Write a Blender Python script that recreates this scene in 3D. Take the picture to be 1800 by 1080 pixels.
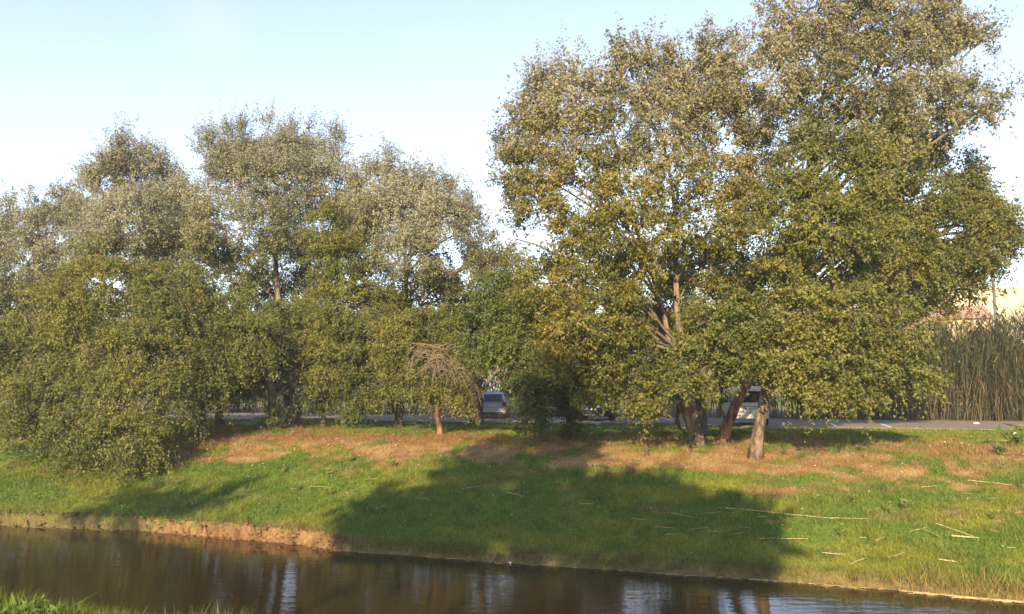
import bpy, math, time
T_START = time.time()
import numpy as np
from mathutils import Vector

for o in list(bpy.data.objects):
    bpy.data.objects.remove(o, do_unlink=True)
SC = bpy.context.scene
COL = SC.collection
R = math.radians
rng = np.random.default_rng(7)

# ------------------------------------------------------------------ camera
CAMZ = 4.5                       # eye height above the water
FPX = 1413.0                     # focal length in pixels of the 1800 px wide photograph
PITCH = math.atan(145.0 / FPX)
cam_d = bpy.data.cameras.new('camera')
cam_d.sensor_width = 36.0
cam_d.lens = FPX / 1800.0 * 36.0
cam_d.clip_end = 6000.0
cam_d.clip_start = 0.1
cam = bpy.data.objects.new('camera', cam_d)
COL.objects.link(cam)
cam.location = (0, 0, CAMZ)
cam.rotation_euler = (math.pi / 2 + PITCH, 0, 0)
SC.camera = cam
SC.render.resolution_x = 1024
SC.render.resolution_y = 614

# ------------------------------------------------------------------ light
SUN_EL = R(24.0)
SUN_AZ = R(194.0)                # compass angle of the sun from +Y towards +X: behind the camera, a little left
SUNV = Vector((math.sin(SUN_AZ) * math.cos(SUN_EL), math.cos(SUN_AZ) * math.cos(SUN_EL), math.sin(SUN_EL)))
world = bpy.data.worlds.new('World')
SC.world = world
world.use_nodes = True
wn = world.node_tree
wn.nodes.clear()
sky = wn.nodes.new('ShaderNodeTexSky')
sky.sky_type = 'NISHITA'
sky.sun_disc = False
sky.sun_elevation = SUN_EL
sky.sun_rotation = SUN_AZ
sky.altitude = 50
sky.air_density = 1.15
sky.dust_density = 0.4
sky.ozone_density = 2.5
bg = wn.nodes.new('ShaderNodeBackground')
bg.inputs['Strength'].default_value = 0.138
wo = wn.nodes.new('ShaderNodeOutputWorld')
hs = wn.nodes.new('ShaderNodeHueSaturation')
hs.inputs['Saturation'].default_value = 0.84
hs.inputs['Hue'].default_value = 0.512
wn.links.new(sky.outputs[0], hs.inputs['Color'])
tcw = wn.nodes.new('ShaderNodeTexCoord')
dt = wn.nodes.new('ShaderNodeVectorMath')
dt.operation = 'DISTANCE'
wd = Vector(((370 - 900) / FPX, math.cos(PITCH) - 500 / FPX * math.sin(PITCH), math.sin(PITCH) + 500 / FPX * math.cos(PITCH))).normalized()
dt.inputs[1].default_value = wd
wn.links.new(tcw.outputs['Generated'], dt.inputs[0])
mrw = wn.nodes.new('ShaderNodeMapRange')
mrw.interpolation_type = 'SMOOTHSTEP'
mrw.inputs['From Min'].default_value = 0.055
mrw.inputs['From Max'].default_value = 0.0
wn.links.new(dt.outputs['Value'], mrw.inputs['Value'])
nzw = wn.nodes.new('ShaderNodeTexNoise')
nzw.inputs['Scale'].default_value = 22.0
nzw.inputs['Detail'].default_value = 5
wn.links.new(tcw.outputs['Generated'], nzw.inputs['Vector'])
muw = wn.nodes.new('ShaderNodeMath')
muw.operation = 'MULTIPLY'
mrw.inputs['To Max'].default_value = 0.45
wn.links.new(mrw.outputs[0], muw.inputs[0])
wn.links.new(nzw.outputs['Fac'], muw.inputs[1])
mxw = wn.nodes.new('ShaderNodeMixRGB')
mxw.inputs['Color2'].default_value = (2.9, 2.9, 2.95, 1)
wn.links.new(muw.outputs[0], mxw.inputs['Fac'])
wn.links.new(hs.outputs[0], mxw.inputs['Color1'])
wn.links.new(mxw.outputs[0], bg.inputs['Color'])
wn.links.new(bg.outputs[0], wo.inputs['Surface'])
sun_d = bpy.data.lights.new('sun', 'SUN')
sun_d.energy = 5.0
sun_d.angle = R(0.6)
sun_d.color = (1.0, 0.78, 0.48)
sun = bpy.data.objects.new('sun', sun_d)
COL.objects.link(sun)
sun.rotation_euler = (-SUNV).to_track_quat('-Z', 'Y').to_euler()
sun.location = (0, 0, 60)
vs = SC.view_settings
vs.view_transform = 'Standard'
vs.look = 'None'
vs.gamma = 1.0
vs.use_curve_mapping = False
vs.exposure = 1.35
try:
    SC.cycles.max_bounces = 6
    SC.cycles.transmission_bounces = 4
    SC.cycles.transparent_max_bounces = 6
except Exception:
    pass

# ------------------------------------------------------------------ helpers
TH = R(18.5)                     # the canal, bank and road run 18.5 degrees off the picture plane
CT, ST = math.cos(TH), math.sin(TH)


def st2xy(s, t):
    return s * CT + t * ST, -s * ST + t * CT


def xy2st(x, y):
    return x * CT - y * ST, x * ST + y * CT


def at(px, py, Y):
    """the point at depth Y that the photograph shows at pixel (px, py)"""
    x = (px - 900.0) / FPX
    y = (540.0 - py) / FPX
    d = np.array([x, math.cos(PITCH) - y * math.sin(PITCH), math.sin(PITCH) + y * math.cos(PITCH)])
    d = d * (Y / d[1])
    return np.array([d[0], d[1], d[2] + CAMZ])


def hash3(i, j, k):
    n = (i * 374761393 + j * 668265263 + k * 2147483647) & 0xffffffff
    n = ((n ^ (n >> 13)) * 1274126177) & 0xffffffff
    n = ((n ^ (n >> 16)) * 2246822519) & 0xffffffff
    return ((n ^ (n >> 15)) & 0xffff) / 65535.0


def vnoise(x, y, z=0.0):
    x, y, z = np.broadcast_arrays(np.asarray(x, float), np.asarray(y, float), np.asarray(z, float))
    xi, yi, zi = np.floor(x).astype(np.int64), np.floor(y).astype(np.int64), np.floor(z).astype(np.int64)
    fx, fy, fz = x - xi, y - yi, z - zi
    fx, fy, fz = [f * f * (3 - 2 * f) for f in (fx, fy, fz)]
    r = 0
    for a in (0, 1):
        for b in (0, 1):
            for c in (0, 1):
                w = (fx if a else 1 - fx) * (fy if b else 1 - fy) * (fz if c else 1 - fz)
                r = r + w * hash3(xi + a, yi + b, zi + c)
    return r


def fbm(x, y, z=0.0, o=3):
    r, a, n = 0, 1.0, 0
    for k in range(o):
        r = r + a * vnoise(np.asarray(x) * 2 ** k + 17.3 * k, np.asarray(y) * 2 ** k + 5.1 * k, np.asarray(z) * 2 ** k)
        n += a
        a *= 0.5
    return r / n


def sstep(a, b, x):
    u = np.clip((np.asarray(x, float) - a) / (b - a), 0, 1)
    return u * u * (3 - 2 * u)


def link(ob, parent=None):
    COL.objects.link(ob)
    if parent is not None:
        ob.parent = parent
    return ob


def tag(o, label=None, cat=None, group=None, kind=None):
    if label:
        o['label'] = label
    if cat:
        o['category'] = cat
    if group:
        o['group'] = group
    if kind:
        o['kind'] = kind
    return o


def empty(name, loc=(0, 0, 0), rz=0.0):
    e = bpy.data.objects.new(name, None)
    e.location = loc
    e.rotation_euler = (0, 0, rz)
    e.empty_display_size = 0.3
    return link(e)


def np_mesh(name, V, F, mat, parent=None, colors=None, smooth=False, loc=None):
    """V (n,3), F (m,k) all faces with the same corner count; colors (n,3) per vertex"""
    V = np.asarray(V, np.float32)
    F = np.asarray(F, np.int32)
    me = bpy.data.meshes.new(name)
    k = F.shape[1]
    me.vertices.add(len(V))
    me.vertices.foreach_set('co', V.ravel())
    me.loops.add(F.size)
    me.loops.foreach_set('vertex_index', F.ravel())
    me.polygons.add(len(F))
    me.polygons.foreach_set('loop_start', np.arange(0, F.size, k, dtype=np.int32))
    try:
        me.polygons.foreach_set('loop_total', np.full(len(F), k, np.int32))
    except Exception:
        pass
    if colors is not None:
        a = me.color_attributes.new('tint', 'FLOAT_COLOR', 'POINT')
        c = np.ones((len(V), 4), np.float32)
        c[:, :3] = colors
        a.data.foreach_set('color', c.ravel())
    if smooth:
        me.polygons.foreach_set('use_smooth', np.ones(len(F), bool))
    me.update()
    me.materials.append(mat)
    ob = bpy.data.objects.new(name, me)
    if loc is not None:
        ob.location = loc
    return link(ob, parent)


class MB:
    """collects polygons, builds ONE mesh object"""
    def __init__(self):
        self.v, self.f = [], []

    def add(self, vs, fs):
        b = len(self.v)
        self.v += [tuple(map(float, p)) for p in vs]
        self.f += [tuple(b + i for i in f) for f in fs]
        return self

    def box(self, x0, x1, y0, y1, z0, z1):
        v = [(x, y, z) for x in (x0, x1) for y in (y0, y1) for z in (z0, z1)]
        return self.add(v, [(0, 1, 3, 2), (4, 6, 7, 5), (0, 4, 5, 1), (2, 3, 7, 6), (0, 2, 6, 4), (1, 5, 7, 3)])

    def slab(self, pts, th):
        """a flat polygon given its own thickness along its normal"""
        P = [Vector(p) for p in pts]
        n = Vector((0, 0, 0))
        for i in range(len(P)):
            n += P[i].cross(P[(i + 1) % len(P)])
        n.normalize()
        k = len(P)
        v = P + [p + n * th for p in P]
        f = [tuple(range(k - 1, -1, -1)), tuple(range(k, 2 * k))]
        for i in range(k):
            j = (i + 1) % k
            f.append((i, j, k + j, k + i))
        return self.add(v, f)

    def tube(self, pts, rad, n=7, cap=True):
        pts = [Vector(p) for p in pts]
        if not hasattr(rad, '__len__'):
            rad = [rad] * len(pts)
        rings = []
        up = Vector((0.31, 0.17, 0.93)).normalized()
        v = []
        for i, p in enumerate(pts):
            d = (pts[min(i + 1, len(pts) - 1)] - pts[max(i - 1, 0)])
            if d.length < 1e-6:
                d = Vector((0, 0, 1))
            d.normalize()
            a = d.cross(up)
            if a.length < 0.05:
                a = d.cross(Vector((1, 0, 0)))
            a.normalize()
            b = d.cross(a)
            for k in range(n):
                q = 2 * math.pi * k / n
                v.append(p + (a * math.cos(q) + b * math.sin(q)) * rad[i])
        f = []
        for i in range(len(pts) - 1):
            for k in range(n):
                k2 = (k + 1) % n
                f.append((i * n + k, i * n + k2, (i + 1) * n + k2, (i + 1) * n + k))
        if cap:
            f.append(tuple(range(n - 1, -1, -1)))
            m = (len(pts) - 1) * n
            f.append(tuple(range(m, m + n)))
        return self.add(v, f)

    def lathe(self, prof, n=20, axis='x', c=(0, 0, 0)):
        """prof: (offset along axis, radius)"""
        v = []
        for (o, r) in prof:
            for k in range(n):
                q = 2 * math.pi * k / n
                p = (o, r * math.cos(q), r * math.sin(q)) if axis == 'x' else (r * math.cos(q), r * math.sin(q), o)
                v.append((p[0] + c[0], p[1] + c[1], p[2] + c[2]))
        f = []
        for i in range(len(prof) - 1):
            for k in range(n):
                k2 = (k + 1) % n
                f.append((i * n + k, i * n + k2, (i + 1) * n + k2, (i + 1) * n + k))
        f.append(tuple(range(n - 1, -1, -1)))
        m = (len(prof) - 1) * n
        f.append(tuple(range(m, m + n)))
        return self.add(v, f)

    def build(self, name, mat, parent=None, smooth=False, loc=None):
        me = bpy.data.meshes.new(name)
        me.from_pydata(self.v, [], self.f)
        me.update()
        if smooth:
            for p in me.polygons:
                p.use_smooth = True
        me.materials.append(mat)
        ob = bpy.data.objects.new(name, me)
        if loc is not None:
            ob.location = loc
        return link(ob, parent)


# ------------------------------------------------------------------ materials
def new_mat(name):
    m = bpy.data.materials.new(name)
    m.use_nodes = True
    nt = m.node_tree
    b = nt.nodes['Principled BSDF']
    return m, nt, b


def simple(name, col, rough=0.6, metal=0.0, noise=0.0, nscale=8.0, bump=0.0, spec=0.5):
    m, nt, b = new_mat(name)
    b.inputs['Base Color'].default_value = (*col, 1)
    b.inputs['Roughness'].default_value = rough
    b.inputs['Metallic'].default_value = metal
    b.inputs['Specular IOR Level'].default_value = spec
    if noise or bump:
        tc = nt.nodes.new('ShaderNodeTexCoord')
        n = nt.nodes.new('ShaderNodeTexNoise')
        n.inputs['Scale'].default_value = nscale
        n.inputs['Detail'].default_value = 6
        nt.links.new(tc.outputs['Object'], n.inputs['Vector'])
        if noise:
            mr = nt.nodes.new('ShaderNodeMapRange')
            mr.inputs['From Min'].default_value = 0.25
            mr.inputs['From Max'].default_value = 0.75
            mr.inputs['To Min'].default_value = 1 - noise
            mr.inputs['To Max'].default_value = 1 + noise
            nt.links.new(n.outputs['Fac'], mr.inputs['Value'])
            mx = nt.nodes.new('ShaderNodeVectorMath')
            mx.operation = 'SCALE'
            mx.inputs[0].default_value = col
            nt.links.new(mr.outputs[0], mx.inputs['Scale'])
            nt.links.new(mx.outputs[0], b.inputs['Base Color'])
        if bump:
            bp = nt.nodes.new('ShaderNodeBump')
            bp.inputs['Strength'].default_value = bump
            bp.inputs['Distance'].default_value = 0.03
            nt.links.new(n.outputs['Fac'], bp.inputs['Height'])
            nt.links.new(bp.outputs[0], b.inputs['Normal'])
    return m


def leafy(name, trans=0.35, rough=0.5, spec=0.3):
    """thin leaf: tint from the mesh, light passing through"""
    m, nt, b = new_mat(name)
    at_ = nt.nodes.new('ShaderNodeAttribute')
    at_.attribute_name = 'tint'
    b.inputs['Roughness'].default_value = rough
    b.inputs['Specular IOR Level'].default_value = spec
    nt.links.new(at_.outputs['Color'], b.inputs['Base Color'])
    tr = nt.nodes.new('ShaderNodeBsdfTranslucent')
    nt.links.new(at_.outputs['Color'], tr.inputs['Color'])
    mx = nt.nodes.new('ShaderNodeMixShader')
    mx.inputs['Fac'].default_value = trans
    nt.links.new(b.outputs[0], mx.inputs[1])
    nt.links.new(tr.outputs[0], mx.inputs[2])
    nt.links.new(mx.outputs[0], nt.nodes['Material Output'].inputs['Surface'])
    return m


def bark_mat(name, c1, c2, c3, scale=5.0):
    m, nt, b = new_mat(name)
    tc = nt.nodes.new('ShaderNodeTexCoord')
    mp = nt.nodes.new('ShaderNodeMapping')
    mp.inputs['Scale'].default_value = (1.0, 1.0, 0.35)
    nt.links.new(tc.outputs['Object'], mp.inputs['Vector'])
    n = nt.nodes.new('ShaderNodeTexNoise')
    n.inputs['Scale'].default_value = scale
    n.inputs['Detail'].default_value = 8
    n.inputs['Roughness'].default_value = 0.7
    nt.links.new(mp.outputs[0], n.inputs['Vector'])
    mp2 = nt.nodes.new('ShaderNodeMapping')
    mp2.inputs['Scale'].default_value = (1.0, 1.0, 2.2)
    nt.links.new(tc.outputs['Object'], mp2.inputs['Vector'])
    v = nt.nodes.new('ShaderNodeTexVoronoi')
    v.inputs['Scale'].default_value = scale * 1.3
    nt.links.new(mp2.outputs[0], v.inputs['Vector'])
    cr = nt.nodes.new('ShaderNodeValToRGB')
    cr.color_ramp.elements[0].position = 0.42
    cr.color_ramp.elements[0].color = (*c1, 1)
    cr.color_ramp.elements[1].position = 0.57
    cr.color_ramp.elements[1].color = (*c2, 1)
    nt.links.new(n.outputs['Fac'], cr.inputs[0])
    cr2 = nt.nodes.new('ShaderNodeValToRGB')
    cr2.color_ramp.elements[0].position = 0.0
    cr2.color_ramp.elements[0].color = (1, 1, 1, 1)
    cr2.color_ramp.elements[1].position = 0.28
    cr2.color_ramp.elements[1].color = (0, 0, 0, 1)
    nt.links.new(v.outputs['Distance'], cr2.inputs[0])
    mx = nt.nodes.new('ShaderNodeMixRGB')
    mx.inputs['Color2'].default_value = (*c3, 1)
    nt.links.new(cr2.outputs[0], mx.inputs['Fac'])
    nt.links.new(cr.outputs[0], mx.inputs['Color1'])
    nt.links.new(mx.outputs[0], b.inputs['Base Color'])
    b.inputs['Roughness'].default_value = 0.85
    b.inputs['Specular IOR Level'].default_value = 0.2
    bp = nt.nodes.new('ShaderNodeBump')
    bp.inputs['Strength'].default_value = 0.9
    bp.inputs['Distance'].default_value = 0.05
    nt.links.new(n.outputs['Fac'], bp.inputs['Height'])
    nt.links.new(bp.outputs[0], b.inputs['Normal'])
    return m


def ground_mat():
    m, nt, b = new_mat('bank_ground')
    a = nt.nodes.new('ShaderNodeAttribute')
    a.attribute_name = 'tint'
    tc = nt.nodes.new('ShaderNodeTexCoord')
    n1 = nt.nodes.new('ShaderNodeTexNoise')
    n1.inputs['Scale'].default_value = 14.0
    n1.inputs['Detail'].default_value = 8
    n1.inputs['Roughness'].default_value = 0.7
    nt.links.new(tc.outputs['Object'], n1.inputs['Vector'])
    mr = nt.nodes.new('ShaderNodeMapRange')
    mr.inputs['From Min'].default_value = 0.3
    mr.inputs['From Max'].default_value = 0.7
    mr.inputs['To Min'].default_value = 0.55
    mr.inputs['To Max'].default_value = 1.4
    nt.links.new(n1.outputs['Fac'], mr.inputs['Value'])
    mx = nt.nodes.new('ShaderNodeVectorMath')
    mx.operation = 'SCALE'
    nt.links.new(a.outputs['Color'], mx.inputs[0])
    nt.links.new(mr.outputs[0], mx.inputs['Scale'])
    nt.links.new(mx.outputs[0], b.inputs['Base Color'])
    b.inputs['Roughness'].default_value = 0.95
    b.inputs['Specular IOR Level'].default_value = 0.1
    bp = nt.nodes.new('ShaderNodeBump')
    bp.inputs['Strength'].default_value = 0.8
    bp.inputs['Distance'].default_value = 0.05
    nt.links.new(n1.outputs['Fac'], bp.inputs['Height'])
    nt.links.new(bp.outputs[0], b.inputs['Normal'])
    return m


def water_mat():
    m, nt, b = new_mat('canal_water')
    b.inputs['Base Color'].default_value = (0.019, 0.012, 0.005, 1)
    b.inputs['Roughness'].default_value = 0.03
    b.inputs['IOR'].default_value = 1.33
    tc = nt.nodes.new('ShaderNodeTexCoord')
    mp = nt.nodes.new('ShaderNodeMapping')
    mp.inputs['Rotation'].default_value = (0, 0, TH)
    mp.inputs['Scale'].default_value = (0.8, 2.6, 1.0)
    nt.links.new(tc.outputs['Object'], mp.inputs['Vector'])
    n1 = nt.nodes.new('ShaderNodeTexNoise')
    n1.inputs['Scale'].default_value = 1.6
    n1.inputs['Detail'].default_value = 4
    n1.inputs['Roughness'].default_value = 0.55
    nt.links.new(mp.outputs[0], n1.inputs['Vector'])
    n2 = nt.nodes.new('ShaderNodeTexNoise')
    n2.inputs['Scale'].default_value = 0.35
    n2.inputs['Detail'].default_value = 2
    nt.links.new(tc.outputs['Object'], n2.inputs['Vector'])
    mu = nt.nodes.new('ShaderNodeMath')
    mu.operation = 'MULTIPLY'
    nt.links.new(n1.outputs['Fac'], mu.inputs[0])
    nt.links.new(n2.outputs['Fac'], mu.inputs[1])
    bp = nt.nodes.new('ShaderNodeBump')
    bp.inputs['Strength'].default_value = 0.16
    bp.inputs['Distance'].default_value = 0.08
    nt.links.new(mu.outputs[0], bp.inputs['Height'])
    nt.links.new(bp.outputs[0], b.inputs['Normal'])
    return m


M = {}
M['ground'] = ground_mat()
M['water'] = water_mat()
M['leaf'] = leafy('poplar_leaf', 0.40, 0.5, 0.25)
M['grass'] = leafy('grass_blade', 0.30, 0.6, 0.15)
M['reed'] = leafy('reed_leaf', 0.25, 0.6, 0.2)
M['bark'] = bark_mat('poplar_bark', (0.07, 0.05, 0.036), (0.25, 0.19, 0.13), (0.03, 0.022, 0.016), 3.6)
M['bark_dark'] = bark_mat('old_bark', (0.055, 0.045, 0.035), (0.12, 0.10, 0.075), (0.025, 0.02, 0.015), 5.0)
M['bark_red'] = bark_mat('reddish_bark', (0.07, 0.04, 0.028), (0.30, 0.16, 0.09), (0.06, 0.04, 0.03), 4.5)
M['branch'] = simple('branch_bark', (0.15, 0.12, 0.088), 0.85, noise=0.35, nscale=6, bump=0.3, spec=0.2)
M['dead_branch'] = simple('dead_branch_bark', (0.19, 0.142, 0.10), 0.85, noise=0.35, nscale=9, spec=0.2)
M['asphalt'] = simple('asphalt', (0.185, 0.150, 0.112), 0.85, noise=0.3, nscale=3.0, bump=0.2, spec=0.3)
M['line'] = simple('road_paint', (0.62, 0.62, 0.60), 0.7, noise=0.25, nscale=9)
M['concrete'] = simple('weathered_concrete', (0.16, 0.155, 0.145), 0.9, noise=0.35, nscale=5, bump=0.3)
M['pale_concrete'] = simple('pale_concrete', (0.34, 0.31, 0.27), 0.9, noise=0.3, nscale=4, bump=0.3)
M['straw'] = simple('dry_cane', (0.44, 0.32, 0.155), 0.7, noise=0.3, nscale=9)
M['glass'] = simple('car_glass', (0.012, 0.014, 0.016), 0.06, spec=0.6)
M['tyre'] = simple('tyre_rubber', (0.018, 0.018, 0.018), 0.85, noise=0.2, nscale=20)
M['rim'] = simple('wheel_rim', (0.38, 0.38, 0.38), 0.35, 0.8)
M['silver'] = simple('silver_car_paint', (0.42, 0.44, 0.47), 0.3, 0.35, noise=0.06, nscale=3)
M['beige'] = simple('champagne_van_paint', (0.56, 0.52, 0.45), 0.38, 0.1, noise=0.08, nscale=3)
M['darkcar'] = simple('dark_car_paint', (0.025, 0.028, 0.032), 0.25, 0.2)
M['plastic'] = simple('dark_plastic', (0.03, 0.03, 0.03), 0.6)
M['redlamp'] = simple('tail_lamp_red', (0.30, 0.02, 0.015), 0.2)
M['lamp'] = simple('head_lamp', (0.6, 0.6, 0.58), 0.15)
M['plate'] = simple('number_plate', (0.62, 0.60, 0.52), 0.5)
M['litter_white'] = simple('litter_white', (0.72, 0.72, 0.70), 0.5, noise=0.1)
M['litter_red'] = simple('litter_red', (0.55, 0.06, 0.04), 0.4)
M['hill'] = simple('dry_hill_grass', (0.60, 0.49, 0.28), 0.95, noise=0.25, nscale=0.03, spec=0.1)
M['plaster'] = simple('house_plaster', (0.50, 0.37, 0.20), 0.9, noise=0.1, nscale=0.8)
M['rooftile'] = simple('roof_tile', (0.36, 0.19, 0.12), 0.85, noise=0.25, nscale=2.0)
M['wood'] = simple('pole_wood', (0.12, 0.10, 0.085), 0.85, noise=0.3, nscale=5)

# ------------------------------------------------------------------ ground
WL_S = [-60, -25.2, -20, -14.3, -12, -7.6, -2.3, 1.6, 5, 40]
WL_T = [20.6, 20.4, 21.2, 21.0, 20.45, 20.3, 20.5, 20.45, 20.2, 20.2]


def waterline(s):
    return np.interp(s, WL_S, WL_T) + 0.22 * (fbm(np.asarray(s) * 0.9, 3.0, 0, 3) - 0.5)


def ground_h(s, t):
    s = np.asarray(s, float)
    t = np.asarray(t, float)
    wl = waterline(s)
    # far bank: mud cut on the left stretch, low rough edge on the right
    mud = 1 - sstep(-13.6, -10.6, s)
    cut = 0.20 + 0.19 * mud + 0.07 * (fbm(s * 1.7, 9.0) - 0.5)
    d = t - wl + mud * (0.20 * (fbm(s * 1.6, 1.0, 4.0, 3) - 0.5) + 0.22 * (vnoise(s * 7.5, t * 9.0, 2.0) - 0.5) + 0.14 * (vnoise(s * 14.0, t * 16.0, 2.0) - 0.5))
    rise = np.where(d < 0, np.clip(d, -2.5, 0) * 0.55, 0) + cut * sstep(-0.02, 0.16 + 0.22 * (1 - mud), d)
    top = 2.68
    run = 31.0 - wl
    u = np.clip((d - 0.2) / run, 0, 1.25)
    slope = (top - cut) * np.where(u < 0.82, u * 1.06, 0.8692 + (1 - 0.8692) * (1 - np.exp(-(u - 0.82) / 0.13)))
    slope = np.where(d > 0.2, slope, 0)
    far = rise + slope + 0.05 * sstep(33, 40, t)
    bumpy = sstep(0.3, 2.0, d) * (1 - sstep(36, 40, t))
    far = far + bumpy * (0.34 * (fbm(s * 0.24, t * 0.45, 2.0) - 0.5) + 0.09 * (vnoise(s * 1.3, t * 1.6) - 0.5) + 0.05 * (vnoise(s * 3.6, t * 3.6, 5) - 0.5))
    # near bank
    near = 2.9 - sstep(4.38, 9.2, t) * 3.7 - 0.03 * sstep(3.0, 4.6, t) + 0.08 * (fbm(s * 0.8, t * 0.8, 7.0) - 0.5)
    return np.where(t < 13, near, np.where(d < -2.5, -0.9, far))


def mixc(a, b, f):
    return a * (1 - f[..., None]) + b * f[..., None]


C_GREEN = np.array([0.104, 0.164, 0.024])
C_GREEN2 = np.array([0.185, 0.198, 0.028])
C_DARKG = np.array([0.056, 0.104, 0.024])
C_DRY = np.array([0.240, 0.132, 0.054])
C_STRAW = np.array([0.310, 0.200, 0.090])
C_EARTH = np.array([0.215, 0.098, 0.040])
C_MUD = np.array([0.165, 0.095, 0.045])


def dryness(s, t):
    n = fbm(np.asarray(s) * 0.35, np.asarray(t) * 0.55, 1.0, 4)
    X, Y = st2xy(np.asarray(s, float), np.asarray(t, float))
    ph = X / np.maximum(Y, 1.0)                  # where along the bank
    band = sstep(25.6, 28.2, t + 5.0 * (n - 0.5)) * (1 - sstep(31.6, 33.6, t + 2.5 * (n - 0.5)))
    gate = sstep(-26.5, -22.5, s + 4 * (n - 0.5)) * (1 - sstep(5.5, 9.5, s + 6 * (n - 0.5)))
    band = band * (0.22 + 0.95 * sstep(0.36, 0.58, fbm(np.asarray(s) * 1.1 + 9, np.asarray(t) * 1.5, 6.0, 3)))
    mid = 0.35 * sstep(0.52, 0.66, fbm(np.asarray(s) * 0.8 + 40, np.asarray(t) * 1.2, 3.0, 3)) * sstep(22, 24, t)
    return np.clip(band * gate + mid, 0, 1)


def ground_color(s, t):
    s = np.asarray(s, float)
    t = np.asarray(t, float)
    n1 = fbm(s * 0.45, t * 0.7, 11.0, 4)
    n2 = fbm(s * 2.1, t * 2.4, 21.0, 3)
    c = mixc(np.broadcast_to(C_GREEN, s.shape + (3,)), np.broadcast_to(C_GREEN2, s.shape + (3,)), sstep(0.38, 0.66, n1))
    c = mixc(c, np.broadcast_to(C_DARKG, s.shape + (3,)), 0.55 * sstep(0.55, 0.75, n2))
    d = dryness(s, t)
    dry = mixc(np.broadcast_to(C_DRY, s.shape + (3,)), np.broadcast_to(C_STRAW, s.shape + (3,)), sstep(0.42, 0.62, n2))
    dry = mixc(dry, np.broadcast_to(C_EARTH, s.shape + (3,)), (1 - sstep(-13.0, -5.0, s)) * 0.8 * sstep(28.5, 30.5, t))
    c = mixc(c, dry, 0.92 * sstep(0.12, 0.85, d + 0.6 * (n2 - 0.5)))
    wl = waterline(s)
    e = t - wl
    mud = 1 - sstep(-13.6, -10.6, s)
    edge = (1 - sstep(0.10 + 0.08 * (1 - mud), 0.30 + 0.25 * (1 - mud), e + 0.25 * (n2 - 0.5))) * (t > 15)
    mudc = mixc(np.broadcast_to(C_MUD, s.shape + (3,)), np.broadcast_to(np.array([0.15, 0.115, 0.045]), s.shape + (3,)), 1 - mud)
    mudc = mudc * (0.25 + 1.5 * fbm(s * 4.0, t * 6.0, 5.0, 3))[..., None]
    mudc = mixc(mudc, np.broadcast_to(np.array([0.10, 0.095, 0.035]), s.shape + (3,)), 0.75 * (1 - sstep(-20.5, -18.0, s + 3 * (n1 - 0.5))))
    c = mixc(c, mudc, edge)
    c = mixc(c, np.broadcast_to(np.array([0.10, 0.075, 0.04]), s.shape + (3,)), (sstep(5.5, 7.5, t) * (t < 15)))
    far = sstep(50, 53, t)
    c = mixc(c, np.broadcast_to(np.array([0.20, 0.15, 0.09]), s.shape + (3,)), far * (1 - sstep(70, 110, t)))
    return c


def axis(segs):
    a = []
    for (x0, x1, st) in segs:
        a += list(np.arange(x0, x1, st))
    return np.array(a)


SA = np.concatenate([[-3000, -1200, -500, -250, -140, -90], axis([(-60, -30, 1.0), (-30, -11, 0.065), (-11, 18, 0.2), (18, 40, 1.0)]), [45, 60, 90, 140, 250, 500, 1200, 3000]])
TA = np.concatenate([[-3000, -1000, -300, -120, -60, -30, -15, -8, -4], axis([(-2, 10, 0.33), (10, 17.5, 1.5), (17.5, 19.9, 0.4), (20.0, 21.6, 0.045), (21.6, 22.2, 0.12), (22.2, 34, 0.24), (34, 56, 0.8)]), [58, 64, 75, 95, 140, 220, 400, 900, 3000]])
SS, TT = np.meshgrid(SA, TA, indexing='ij')
ZZ = ground_h(SS, TT)
XX, YY = st2xy(SS, TT)
gv = np.stack([XX, YY, ZZ], -1).reshape(-1, 3)
nS, nT = len(SA), len(TA)
ii, jj = np.meshgrid(np.arange(nS - 1), np.arange(nT - 1), indexing='ij')
q = (ii * nT + jj).ravel()
gf = np.stack([q, q + nT, q + nT + 1, q + 1], 1)
ground = np_mesh('ground', gv, gf, M['ground'], colors=ground_color(SS, TT).reshape(-1, 3), smooth=True)
tag(ground, 'grassy canal banks and flat ground behind', kind='structure')


def gz(x, y):
    s, t = xy2st(x, y)
    return float(ground_h(np.array([s]), np.array([t]))[0])


def foot(px, py):
    """where the line of sight through a pixel meets the ground"""
    return ray_ground(px, py, np.arange(15.0, 75.0, 0.04))


def ray_ground(px, py, Ys):
    d = at(px, py, 1.0) - np.array([0, 0, CAMZ])
    P = d[None] * Ys[:, None] + np.array([0, 0, CAMZ])
    s, t = xy2st(P[:, 0], P[:, 1])
    z = ground_h(s, t)
    h = np.nonzero(P[:, 2] <= z)[0]
    i = h[0] if len(h) else len(Ys) - 1
    return np.array([P[i, 0], P[i, 1], z[i]])


# water
wv = []
for (s, t) in ((-900, 5.0), (900, 5.0), (900, 24.0), (-900, 24.0)):
    x, y = st2xy(s, t)
    wv.append((x, y, 0.0))
w = MB().add(wv, [(0, 1, 2, 3)]).build('water', M['water'])
tag(w, 'still brown canal water', kind='structure')

# road and parking bays
ROAD_Z = 2.745


def st_quad(mb, s0, s1, t0, t1, z):
    p = [st2xy(a, b) for a, b in ((s0, t0), (s1, t0), (s1, t1), (s0, t1))]
    mb.add([(x, y, z) for x, y in p], [(0, 1, 2, 3)])


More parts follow.
